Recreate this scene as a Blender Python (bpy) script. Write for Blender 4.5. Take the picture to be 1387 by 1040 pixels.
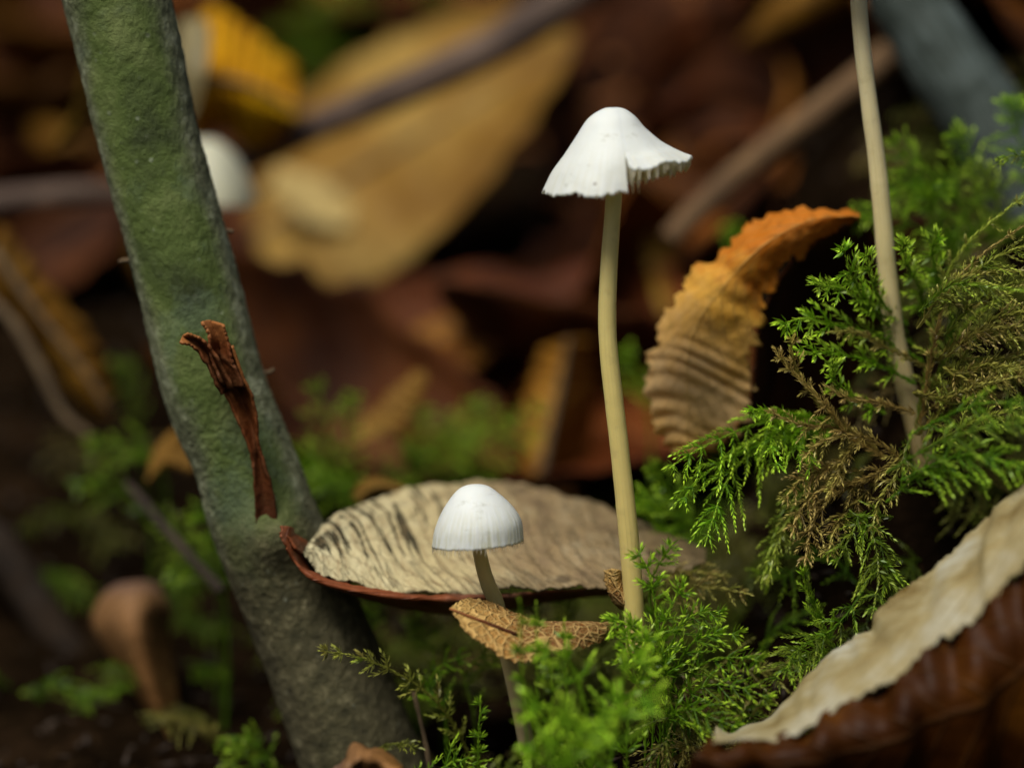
import bpy, math, random
import numpy as np
from mathutils import Vector

# ------------------------------------------------------------------ scene, camera, light
sc = bpy.context.scene
for o in list(bpy.data.objects):
    bpy.data.objects.remove(o)
COL = sc.collection
R = math.radians
MM = 0.001
PXS = 0.09 * MM                    # one photo pixel in the plane of sharp focus
DIST = 1387 * PXS * 60.0 / 17.3    # 60 mm macro lens on a 17.3 mm sensor
PITCH = R(6)
FWD = np.array([0, math.cos(PITCH), -math.sin(PITCH)])
UP = np.array([0, math.sin(PITCH), math.cos(PITCH)])
CAM = np.array([0, 0, 0.03]) - DIST * FWD

cd = bpy.data.cameras.new('camera')
cd.lens = 60; cd.sensor_width = 17.3; cd.sensor_fit = 'HORIZONTAL'
cd.clip_start = 0.005; cd.clip_end = 60
cd.dof.use_dof = True; cd.dof.focus_distance = DIST + 0.001; cd.dof.aperture_fstop = 3.3
cam = bpy.data.objects.new('camera', cd); COL.objects.link(cam)
cam.location = CAM; cam.rotation_euler = (R(90) - PITCH, 0, 0)
sc.camera = cam

SUN_EL, SUN_AZ = R(57), R(212)     # soft light from high up, a little behind the camera
w = bpy.data.worlds.new('World'); sc.world = w; w.use_nodes = True
nt = w.node_tree
sky = nt.nodes.new('ShaderNodeTexSky'); sky.sky_type = 'NISHITA'; sky.sun_disc = False
sky.sun_elevation = SUN_EL; sky.sun_rotation = SUN_AZ
sky.air_density = 1.0; sky.dust_density = 5.0; sky.ozone_density = .5
nt.links.new(sky.outputs[0], nt.nodes['Background'].inputs[0])
nt.nodes['Background'].inputs[1].default_value = 0.05
sd = bpy.data.lights.new('sun', 'SUN'); sd.energy = 3.6; sd.angle = R(30); sd.color = (1.0, 0.97, 0.90)
so = bpy.data.objects.new('sun', sd); COL.objects.link(so)
sdir = Vector((math.sin(SUN_AZ) * math.cos(SUN_EL), math.cos(SUN_AZ) * math.cos(SUN_EL), math.sin(SUN_EL)))
so.rotation_euler = sdir.to_track_quat('Z', 'Y').to_euler(); so.location = (0, 0, 2)

sc.view_settings.view_transform = 'Standard'; sc.view_settings.look = 'None'
sc.view_settings.gamma = 1; sc.view_settings.use_curve_mapping = False
sc.view_settings.exposure = 0.34
sc.render.engine = 'CYCLES'
sc.cycles.use_denoising = True
sc.cycles.max_bounces = 8; sc.cycles.diffuse_bounces = 3; sc.cycles.transmission_bounces = 5
sc.cycles.sample_clamp_indirect = 4

rng = np.random.default_rng(7)
random.seed(7)


# ------------------------------------------------------------------ helpers: maths
def P(px, py, Y):
    d = FWD + np.array([1, 0, 0]) * ((px - 693.5) * PXS / DIST) + UP * ((520 - py) * PXS / DIST)
    return CAM + d * ((Y - CAM[1]) / d[1])


def PP(pts, Y):
    """pixel polyline -> points; Y is one depth, a (start, end) pair or one per point"""
    n = len(pts)
    if np.isscalar(Y): Y = [Y] * n
    elif len(Y) == 2 and n != 2: Y = np.linspace(Y[0], Y[1], n)
    return np.array([P(a, b, y) for (a, b), y in zip(pts, Y)])


def hash3(i, j, k, s):
    h = (i * 374761393 + j * 668265263 + k * 2147483647 + s * 144665) & 0xffffffff
    h = ((h ^ (h >> 13)) * 1274126177) & 0xffffffff
    return ((h ^ (h >> 16)) & 0xffff) / 65535.0


def vnoise(p, seed=0):
    p = np.asarray(p, float); i = np.floor(p).astype(np.int64); f = p - i; f = f * f * (3 - 2 * f)
    r = 0
    for a in (0, 1):
        for b in (0, 1):
            for c in (0, 1):
                wgt = (f[..., 0] if a else 1 - f[..., 0]) * (f[..., 1] if b else 1 - f[..., 1]) * (f[..., 2] if c else 1 - f[..., 2])
                r = r + wgt * hash3(i[..., 0] + a, i[..., 1] + b, i[..., 2] + c, seed)
    return r * 2 - 1


def fbm(p, octaves=4, seed=0):
    p = np.asarray(p, float); r = 0; a = 1.0; s = 0
    for o in range(octaves):
        r = r + a * vnoise(p * 2 ** o + 17.3 * o, seed + o); s += a; a *= 0.5
    return r / s


def spline(pts, n):
    """Catmull-Rom through pts (m, d), n samples"""
    p = np.asarray(pts, float); m = len(p)
    if m == 2: return p[0] + np.linspace(0, 1, n)[:, None] * (p[1] - p[0])
    q = np.vstack([2 * p[0] - p[1], p, 2 * p[-1] - p[-2]])
    t = np.linspace(0, m - 1 - 1e-9, n); i = t.astype(int); f = (t - i)[:, None]
    a, b, c, d = q[i], q[i + 1], q[i + 2], q[i + 3]
    return 0.5 * (2 * b + (c - a) * f + (2 * a - 5 * b + 4 * c - d) * f ** 2 + (3 * b - a - 3 * c + d) * f ** 3)


def unit(v):
    return v / np.maximum(np.linalg.norm(v, axis=-1, keepdims=True), 1e-12)


def sstep(a, b, x):
    t = np.clip((x - a) / (b - a), 0, 1); return t * t * (3 - 2 * t)


def frames(pts):
    """parallel transport frames along a polyline"""
    t = unit(np.gradient(pts, axis=0)); n = len(pts)
    a = np.array([0, -1.0, 0]) if abs(t[0][1]) < 0.8 else np.array([1.0, 0, 0])
    N = np.zeros((n, 3)); v = unit(a - t[0] * (a @ t[0])); N[0] = v
    for i in range(1, n):
        v = v - t[i] * (v @ t[i]); v = v / np.linalg.norm(v); N[i] = v
    return t, N, np.cross(t, N)


# ------------------------------------------------------------------ helpers: objects
def tag(o, label=None, cat=None, group=None, kind=None):
    if label: o['label'] = label
    if cat: o['category'] = cat
    if group: o['group'] = group
    if kind: o['kind'] = kind
    return o


def empty(name, loc, label, cat, group=None):
    o = bpy.data.objects.new(name, None); COL.objects.link(o)
    o.location = [float(c) for c in loc]; o.empty_display_size = 0.005
    return tag(o, label, cat, group)


def make_mesh(name, V, F, mat, uv=None, attrs=None, smooth=True):
    me = bpy.data.meshes.new(name)
    V = np.asarray(V, np.float32)
    if isinstance(F, np.ndarray):
        k = F.shape[1]; nf = len(F)
        me.vertices.add(len(V)); me.vertices.foreach_set('co', V.ravel())
        me.loops.add(nf * k); me.loops.foreach_set('vertex_index', F.astype(np.int32).ravel())
        me.polygons.add(nf); me.polygons.foreach_set('loop_start', np.arange(0, nf * k, k, dtype=np.int32))
        me.update(calc_edges=True)
    else:
        me.from_pydata(V.tolist(), [], F)
    if uv is not None:
        li = np.zeros(len(me.loops), np.int32); me.loops.foreach_get('vertex_index', li)
        l = me.uv_layers.new(name='UVMap'); l.data.foreach_set('uv', np.asarray(uv, np.float32)[li].ravel())
    for k, a in (attrs or {}).items():
        at = me.attributes.new(k, 'FLOAT', 'POINT'); at.data.foreach_set('value', np.asarray(a, np.float32))
    if smooth: me.polygons.foreach_set('use_smooth', np.ones(len(me.polygons), bool))
    me.materials.append(mat); me.validate()
    return me


def obj(name, me, parent=None):
    """link a mesh given in world coordinates; under a parent it is shifted into the parent's frame"""
    o = bpy.data.objects.new(name, me); COL.objects.link(o)
    if parent is not None:
        o.parent = parent
        off = np.array(parent.location); p = parent.parent
        while p is not None: off = off + np.array(p.location); p = p.parent
        o.location = (0, 0, 0)
        n = len(me.vertices); c = np.zeros(n * 3, np.float32); me.vertices.foreach_get('co', c)
        me.vertices.foreach_set('co', (c.reshape(-1, 3) - off).ravel().astype(np.float32)); me.update()
    return o


def origin_to(o, loc):
    """move a parentless mesh object's origin to its base"""
    me = o.data; n = len(me.vertices); c = np.zeros(n * 3, np.float32); me.vertices.foreach_get('co', c)
    me.vertices.foreach_set('co', (c.reshape(-1, 3) - np.asarray(loc)).ravel().astype(np.float32)); me.update()
    o.location = [float(x) for x in loc]
    return o


def grid_faces(nu, nv, off=0, flip=False):
    i, j = np.meshgrid(np.arange(nu - 1), np.arange(nv - 1), indexing='ij')
    a = (i * nv + j).ravel() + off
    f = np.stack([a, a + nv, a + nv + 1, a + 1], 1)
    return f[:, ::-1] if flip else f


def shell(G, th):
    """closed thin solid around a grid of points G (nu, nv, 3)"""
    nu, nv = G.shape[:2]
    n = unit(np.cross(np.gradient(G, axis=0), np.gradient(G, axis=1)))
    th = np.broadcast_to(np.asarray(th, float), (nu, nv))[..., None]
    V = np.vstack([(G + n * th / 2).reshape(-1, 3), (G - n * th / 2).reshape(-1, 3)])
    m = nu * nv
    F = [grid_faces(nu, nv), grid_faces(nu, nv, m, True)]
    idx = np.arange(m).reshape(nu, nv)
    loop = np.concatenate([idx[:, 0], idx[-1, 1:], idx[-2::-1, -1], idx[0, -2:0:-1]])
    nx = np.roll(loop, -1)
    F.append(np.stack([nx, loop, loop + m, nx + m], 1))
    u, v = np.meshgrid(np.linspace(0, 1, nu), np.linspace(0, 1, nv), indexing='ij')
    uv = np.stack([u.ravel(), v.ravel()], 1)
    return V, np.vstack(F), np.vstack([uv, uv])


def loft(rails, nu, nv, th=0.25 * MM, disp=None, wav=0.0, wscale=120, jag=0.0, seed=0):
    """surface through several rails of points; disp(u, v) in metres along the normal"""
    A = np.array([spline(r, nu) for r in rails])                   # (rails, nu, 3)
    B = spline(A.reshape(len(rails), -1), nv).reshape(nv, nu, 3).transpose(1, 0, 2)
    u, v = np.meshgrid(np.linspace(0, 1, nu), np.linspace(0, 1, nv), indexing='ij')
    if jag:
        e = (np.abs(v - 0.5) * 2) ** 6
        s = vnoise(np.stack([u * 55, v * 0 + (v > .5) * 9.1, u * 0], -1), seed) + .6 * vnoise(np.stack([u * 140, (v > .5) * 5.1, u * 0], -1), seed + 4)
        B = B + unit(np.gradient(B, axis=1)) * (np.sign(v - .5) * e * s * jag)[..., None]
    n = unit(np.cross(np.gradient(B, axis=0), np.gradient(B, axis=1)))
    d = fbm(B * wscale + seed * 3.1, 4, seed) * wav
    if disp is not None: d = d + disp(u, v)
    B = B + n * d[..., None]
    return shell(B, th)


def tube(pts, rad, seg=16, n=40, seed=0, bump=0.0, bscale=300, cap=True):
    p = spline(pts, n); r = spline(np.asarray(rad, float)[:, None], n)[:, 0]
    t, N, B = frames(p)
    a = np.linspace(0, 2 * math.pi, seg, endpoint=False)
    D = N[:, None] * np.cos(a)[None, :, None] + B[:, None] * np.sin(a)[None, :, None]
    V = p[:, None] + D * r[:, None, None]
    if bump: V = V + D * (fbm(V * bscale, 4, seed) * bump)[..., None]
    V = V.reshape(-1, 3)
    i, j = np.meshgrid(np.arange(n - 1), np.arange(seg), indexing='ij')
    a0 = (i * seg + j).ravel(); a1 = (i * seg + (j + 1) % seg).ravel()
    F = np.stack([a0, a1, a1 + seg, a0 + seg], 1)
    uu, vv = np.meshgrid(np.linspace(0, 1, n), 1 - np.abs(2 * np.arange(seg) / seg - 1), indexing='ij')
    uv = np.stack([uu.ravel(), vv.ravel()], 1)
    if cap:
        V = np.vstack([V, p[0], p[-1]]); uv = np.vstack([uv, [0, .5], [1, .5]])
        k = n * seg; j = np.arange(seg); jn = (j + 1) % seg
        F0 = np.stack([jn, j, j * 0 + k, j * 0 + k], 1); F1 = np.stack([(n - 1) * seg + j, (n - 1) * seg + jn, j * 0 + k + 1, j * 0 + k + 1], 1)
        F = [list(map(int, f)) for f in F] + [list(map(int, f[:3])) for f in np.vstack([F0, F1])]
    return V, F, uv


# ------------------------------------------------------------------ materials
class NT:
    def __init__(s, name):
        s.m = bpy.data.materials.new(name); s.m.use_nodes = True; s.t = s.m.node_tree
        s.b = s.t.nodes['Principled BSDF']; s.out = s.t.nodes['Material Output']

    def n(s, typ, **kw):
        x = s.t.nodes.new(typ)
        for k, v in kw.items(): setattr(x, k, v)
        return x

    def l(s, a, b): s.t.links.new(a, b)

    def val(s, sock, v):
        if hasattr(v, 'links') or hasattr(v, 'is_linked'): s.l(v, sock)
        else: sock.default_value = v

    def math(s, op, a, b=0.0, c=0.0):
        x = s.n('ShaderNodeMath', operation=op)
        s.val(x.inputs[0], a); s.val(x.inputs[1], b); s.val(x.inputs[2], c)
        return x.outputs[0]

    def noise(s, vec, scale, detail=4, rough=.55, dist=0.0):
        x = s.n('ShaderNodeTexNoise'); s.l(vec, x.inputs['Vector'])
        x.inputs['Scale'].default_value = scale; x.inputs['Detail'].default_value = detail
        x.inputs['Roughness'].default_value = rough; x.inputs['Distortion'].default_value = dist
        return x.outputs['Fac']

    def ramp(s, fac, stops):
        x = s.n('ShaderNodeValToRGB'); s.l(fac, x.inputs[0]); e = x.color_ramp.elements
        while len(e) < len(stops): e.new(0.5)
        for k, (p, c) in enumerate(stops):
            e[k].position = p; e[k].color = (*c, 1) if len(c) == 3 else c
        return x.outputs[0]

    def mix(s, fac, a, b, mode='MIX'):
        x = s.n('ShaderNodeMix', data_type='RGBA', blend_type=mode)
        s.val(x.inputs[0], fac)
        for sock, v in ((x.inputs[6], a), (x.inputs[7], b)):
            if isinstance(v, tuple): sock.default_value = (*v, 1)
            else: s.l(v, sock)
        return x.outputs[2]

    def smooth(s, v, a, b):
        x = s.n('ShaderNodeMapRange', interpolation_type='SMOOTHSTEP'); s.l(v, x.inputs[0])
        x.inputs[1].default_value = a; x.inputs[2].default_value = b
        return x.outputs[0]

    def mapping(s, vec, scale, rot=(0, 0, 0)):
        x = s.n('ShaderNodeMapping'); s.l(vec, x.inputs[0]); x.inputs['Scale'].default_value = scale
        x.inputs['Rotation'].default_value = rot
        return x.outputs[0]

    def bump(s, h, dist, strength=1.0, prev=None):
        x = s.n('ShaderNodeBump'); s.l(h, x.inputs['Height']); x.inputs['Distance'].default_value = dist
        x.inputs['Strength'].default_value = strength
        if prev is not None: s.l(prev, x.inputs['Normal'])
        return x.outputs[0]

    def attr(s, name):
        x = s.n('ShaderNodeAttribute', attribute_name=name); return x.outputs['Fac']

    def finish(s, col, rough=.6, nrm=None, transl=0.0, spec=.4):
        s.val(s.b.inputs['Base Color'], col); s.val(s.b.inputs['Roughness'], rough)
        s.b.inputs['Specular IOR Level'].default_value = spec
        if nrm is not None: s.l(nrm, s.b.inputs['Normal'])
        if transl:
            tr = s.n('ShaderNodeBsdfTranslucent'); s.val(tr.inputs[0], col)
            mx = s.n('ShaderNodeMixShader'); mx.inputs[0].default_value = transl
            s.l(s.b.outputs[0], mx.inputs[1]); s.l(tr.outputs[0], mx.inputs[2]); s.l(mx.outputs[0], s.out.inputs[0])
        return s.m


def coords(k, which='Object'):
    return k.n('ShaderNodeTexCoord').outputs[which]


def dead_leaf_mat(name, cols, scale=90, vein=(.25, .16, .08), nveins=11, spots=0.25, transl=.2, rough=.7, vstr=.5, net=0.0, spotcol=(.03, .018, .01), ucols=None, slits=False, bumpd=.25, rnd=.0):
    k = NT(name); oc = coords(k); uv = coords(k, 'UV')
    sep = k.n('ShaderNodeSeparateXYZ'); k.l(uv, sep.inputs[0]); u, v = sep.outputs[0], sep.outputs[1]
    nz = k.noise(oc, scale, 6, .6)
    base = k.ramp(nz, [(.3, cols[0]), (.5, cols[1]), (.7, cols[2])])
    if ucols:
        uw = k.math('ADD', u, k.math('MULTIPLY', k.math('SUBTRACT', k.noise(oc, scale * 1.7, 4), .5), .35))
        base = k.mix(.72, base, k.ramp(uw, ucols))
    av = k.math('MULTIPLY', k.math('ABSOLUTE', k.math('SUBTRACT', v, .5)), 2)
    wob = k.math('MULTIPLY', k.math('SUBTRACT', k.noise(oc, scale * 1.5, 2), .5), .25)
    ph = k.math('ADD', k.math('MULTIPLY', k.math('SUBTRACT', u, k.math('MULTIPLY', av, .22)), float(nveins)), wob)
    tri = k.math('ABSOLUTE', k.math('SUBTRACT', k.math('FRACT', ph), .5))
    vl = k.math('SUBTRACT', 1, k.smooth(tri, .0, .09))
    mid = k.math('SUBTRACT', 1, k.smooth(av, .0, .05))
    vm = k.math('MAXIMUM', k.math('MULTIPLY', vl, .8), mid)
    col = k.mix(k.math('MULTIPLY', vm, vstr), base, vein)
    h = k.math('ADD', k.math('MULTIPLY', vm, .6), k.noise(oc, scale * 6, 5))
    if net:
        vo = k.n('ShaderNodeTexVoronoi', feature='DISTANCE_TO_EDGE'); k.l(k.mapping(oc, (1, 1, 1)), vo.inputs['Vector']); vo.inputs['Scale'].default_value = net
        nl = k.math('SUBTRACT', 1, k.smooth(vo.outputs['Distance'], .02, .17))
        vo2 = k.n('ShaderNodeTexVoronoi', feature='DISTANCE_TO_EDGE'); k.l(oc, vo2.inputs['Vector']); vo2.inputs['Scale'].default_value = net * 2.6
        nl2 = k.math('SUBTRACT', 1, k.smooth(vo2.outputs['Distance'], .02, .2))
        nn = k.math('MAXIMUM', nl, k.math('MULTIPLY', nl2, .45))
        col = k.mix(k.math('MULTIPLY', nn, .45), col, vein)
        h = k.math('ADD', h, k.math('MULTIPLY', nn, 1.4))
    if slits:
        cmb = k.n('ShaderNodeCombineXYZ'); k.l(k.math('ADD', u, k.math('MULTIPLY', v, .11)), cmb.inputs[0]); k.l(v, cmb.inputs[1])
        sv = k.mapping(cmb.outputs[0], (62, 2.6, 1))
        sl = k.noise(sv, 1.0, 3, .5)
        zone = k.math('SUBTRACT', 1, k.smooth(u, .25, .5))
        zone2 = k.math('MULTIPLY', zone, k.smooth(v, .25, .45))
        sm = k.math('MULTIPLY', k.smooth(sl, .53, .59), k.math('ADD', zone2, .3))
        col = k.mix(sm, col, (.035, .032, .018))
        st = k.noise(k.mapping(cmb.outputs[0], (70, 6, 1)), 1.0, 4, .6)
        col = k.mix(k.math('MULTIPLY', k.smooth(st, .45, .7), .6), col, (.22, .15, .07))
        h = k.math('SUBTRACT', h, k.math('MULTIPLY', sm, 2.0))
    if spots:
        sp = k.n('ShaderNodeTexVoronoi'); k.l(oc, sp.inputs['Vector']); sp.inputs['Scale'].default_value = 150
        sm = k.math('MULTIPLY', k.math('SUBTRACT', 1, k.smooth(sp.outputs['Distance'], .10, .2)), k.smooth(k.noise(oc, 60, 2), .45, .6))
        blot = k.smooth(k.noise(oc, scale * 2.3, 5, .7), .56, .72)
        col = k.mix(k.math('MULTIPLY', k.math('MAXIMUM', sm, k.math('MULTIPLY', blot, .7)), spots * 2), col, spotcol)
    if rnd:
        oi = k.n('ShaderNodeObjectInfo')
        hs = k.n('ShaderNodeHueSaturation'); k.l(col, hs.inputs['Color'])
        k.l(k.math('ADD', .5 - .02, k.math('MULTIPLY', oi.outputs['Random'], .05)), hs.inputs['Hue'])
        k.l(k.math('ADD', 1 - rnd, k.math('MULTIPLY', k.math('FRACT', k.math('MULTIPLY', oi.outputs['Random'], 7.3)), 1.6 * rnd)), hs.inputs['Value'])
        col = hs.outputs[0]
    return k.finish(col, rough, k.bump(h, bumpd * MM), transl, .1)


def mat_fungus(name, top, low, flesh=.9, tl=.32, groove=1.0):
    k = NT(name); oc = coords(k); uv = coords(k, 'UV')
    sep = k.n('ShaderNodeSeparateXYZ'); k.l(uv, sep.inputs[0])
    fib = k.noise(k.mapping(uv, (2.5, 90, 1)), 1.0, 4, .6)
    nz = k.noise(oc, 260, 4)
    dirt = k.smooth(k.noise(k.mapping(oc, (1, 1, 2.2)), 420, 5, .7), .56, .78)
    edge = k.smooth(sep.outputs[0], .45, 1.0)
    col = k.mix(k.math('MULTIPLY', edge, k.math('ADD', .12, k.math('MULTIPLY', k.smooth(fib, .4, .68), groove))), top, low)
    col = k.mix(k.math('MULTIPLY', dirt, .8), col, (.42, .44, .37))
    sp = k.n('ShaderNodeTexVoronoi'); k.l(oc, sp.inputs['Vector']); sp.inputs['Scale'].default_value = 420
    sm = k.math('MULTIPLY', k.math('SUBTRACT', 1, k.smooth(sp.outputs['Distance'], .08, .14)), k.smooth(k.noise(oc, 170, 2), .6, .66))
    col = k.mix(k.math('MULTIPLY', sm, .6), col, (.12, .1, .07))
    h = k.math('ADD', k.math('MULTIPLY', fib, k.math('MULTIPLY', edge, 1.2 * groove)), nz)
    k.b.inputs['Subsurface Weight'].default_value = .35 * flesh
    k.b.inputs['Subsurface Radius'].default_value = (1.2, 1.0, .7); k.b.inputs['Subsurface Scale'].default_value = .8 * MM
    return k.finish(col, .5, k.bump(h, .16 * MM), tl, .3)


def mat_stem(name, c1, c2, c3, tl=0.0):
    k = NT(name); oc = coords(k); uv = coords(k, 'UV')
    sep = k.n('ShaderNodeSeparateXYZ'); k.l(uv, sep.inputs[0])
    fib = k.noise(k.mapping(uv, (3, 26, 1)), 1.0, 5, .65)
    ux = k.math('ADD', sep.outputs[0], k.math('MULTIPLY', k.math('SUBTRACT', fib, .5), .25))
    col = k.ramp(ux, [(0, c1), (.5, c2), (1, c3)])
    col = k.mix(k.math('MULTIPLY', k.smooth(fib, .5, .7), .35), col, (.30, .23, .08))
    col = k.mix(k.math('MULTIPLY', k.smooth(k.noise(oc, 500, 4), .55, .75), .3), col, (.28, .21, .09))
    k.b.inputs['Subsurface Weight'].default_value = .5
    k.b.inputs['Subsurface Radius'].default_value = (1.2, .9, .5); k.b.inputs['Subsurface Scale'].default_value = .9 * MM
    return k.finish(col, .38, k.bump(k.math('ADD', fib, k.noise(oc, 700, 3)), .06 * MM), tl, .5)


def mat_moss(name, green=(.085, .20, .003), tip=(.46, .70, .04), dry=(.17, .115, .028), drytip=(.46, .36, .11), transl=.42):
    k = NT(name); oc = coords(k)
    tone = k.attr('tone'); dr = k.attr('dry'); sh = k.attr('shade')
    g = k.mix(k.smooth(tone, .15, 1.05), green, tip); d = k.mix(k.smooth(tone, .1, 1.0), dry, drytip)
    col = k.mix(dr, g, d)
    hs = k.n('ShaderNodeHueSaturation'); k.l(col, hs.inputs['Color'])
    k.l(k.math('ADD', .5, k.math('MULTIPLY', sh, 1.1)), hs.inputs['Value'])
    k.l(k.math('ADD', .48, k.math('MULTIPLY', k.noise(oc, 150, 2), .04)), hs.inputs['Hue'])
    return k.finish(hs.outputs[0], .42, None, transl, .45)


def mat_bark():
    k = NT('algae_bark'); oc = coords(k); uv = coords(k, 'UV')
    sep = k.n('ShaderNodeSeparateXYZ'); k.l(uv, sep.inputs[0])
    n1 = k.noise(oc, 110, 6, .6); n2 = k.noise(oc, 480, 5, .65); n3 = k.noise(oc, 45, 3)
    green = k.ramp(n1, [(.3, (.03, .042, .010)), (.5, (.065, .095, .018)), (.68, (.12, .15, .045))])
    grey = k.ramp(n2, [(.3, (.04, .044, .02)), (.52, (.12, .13, .07)), (.7, (.27, .29, .19))])
    # algae wrap the upper flank; lower down the bark is grey-brown
    brown = k.ramp(n2, [(.3, (.02, .016, .007)), (.55, (.06, .05, .023)), (.72, (.15, .13, .07))])
    gm = k.smooth(k.math('ADD', k.attr('front'), k.math('MULTIPLY', k.math('SUBTRACT', n3, .5), 1.1)), .5, .95)
    col = k.mix(gm, grey, green)
    blue = k.smooth(k.noise(oc, 85, 5, .6), .55, .66)
    col = k.mix(k.math('MULTIPLY', blue, .22), col, (.11, .15, .12))
    low = k.smooth(k.math('ADD', sep.outputs[0], k.math('MULTIPLY', k.math('SUBTRACT', n1, .5), .25)), .5, .7)
    col = k.mix(k.math('MULTIPLY', low, .92), col, brown)
    fl = k.n('ShaderNodeTexVoronoi'); k.l(oc, fl.inputs['Vector']); fl.inputs['Scale'].default_value = 700
    fm = k.math('MULTIPLY', k.math('SUBTRACT', 1, k.smooth(fl.outputs['Distance'], .1, .3)), k.smooth(k.noise(oc, 260, 5, .7), .52, .68))
    col = k.mix(k.math('MULTIPLY', fm, .4), col, (.30, .33, .25))
    return k.finish(col, .75, k.bump(k.math('ADD', k.noise(oc, 2200, 4, .75), k.math('MULTIPLY', n2, .6)), .28 * MM), 0, .25)


def mat_wood(name, c1, c2, c3, scale=200):
    k = NT(name); oc = coords(k); uv = coords(k, 'UV')
    fib = k.noise(k.mapping(uv, (8, 26, 1)), 1.0, 5, .6); n = k.noise(oc, scale, 5)
    col = k.ramp(k.math('ADD', k.math('MULTIPLY', fib, .6), k.math('MULTIPLY', n, .4)), [(.32, c1), (.5, c2), (.68, c3)])
    return k.finish(col, .7, k.bump(k.math('ADD', fib, n), .3 * MM), 0, .3)


def mat_soil():
    k = NT('humus'); oc = coords(k)
    n = k.noise(oc, 70, 8, .65); m = k.noise(oc, 320, 6, .65)
    col = k.ramp(n, [(.3, (.002, .0013, .0008)), (.52, (.006, .0036, .0018)), (.72, (.018, .010, .005))])
    col = k.mix(k.math('MULTIPLY', k.smooth(m, .55, .75), .6), col, (.034, .02, .009))
    return k.finish(col, .95, k.bump(k.math('ADD', n, m), 1.2 * MM), 0, .0)


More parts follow.
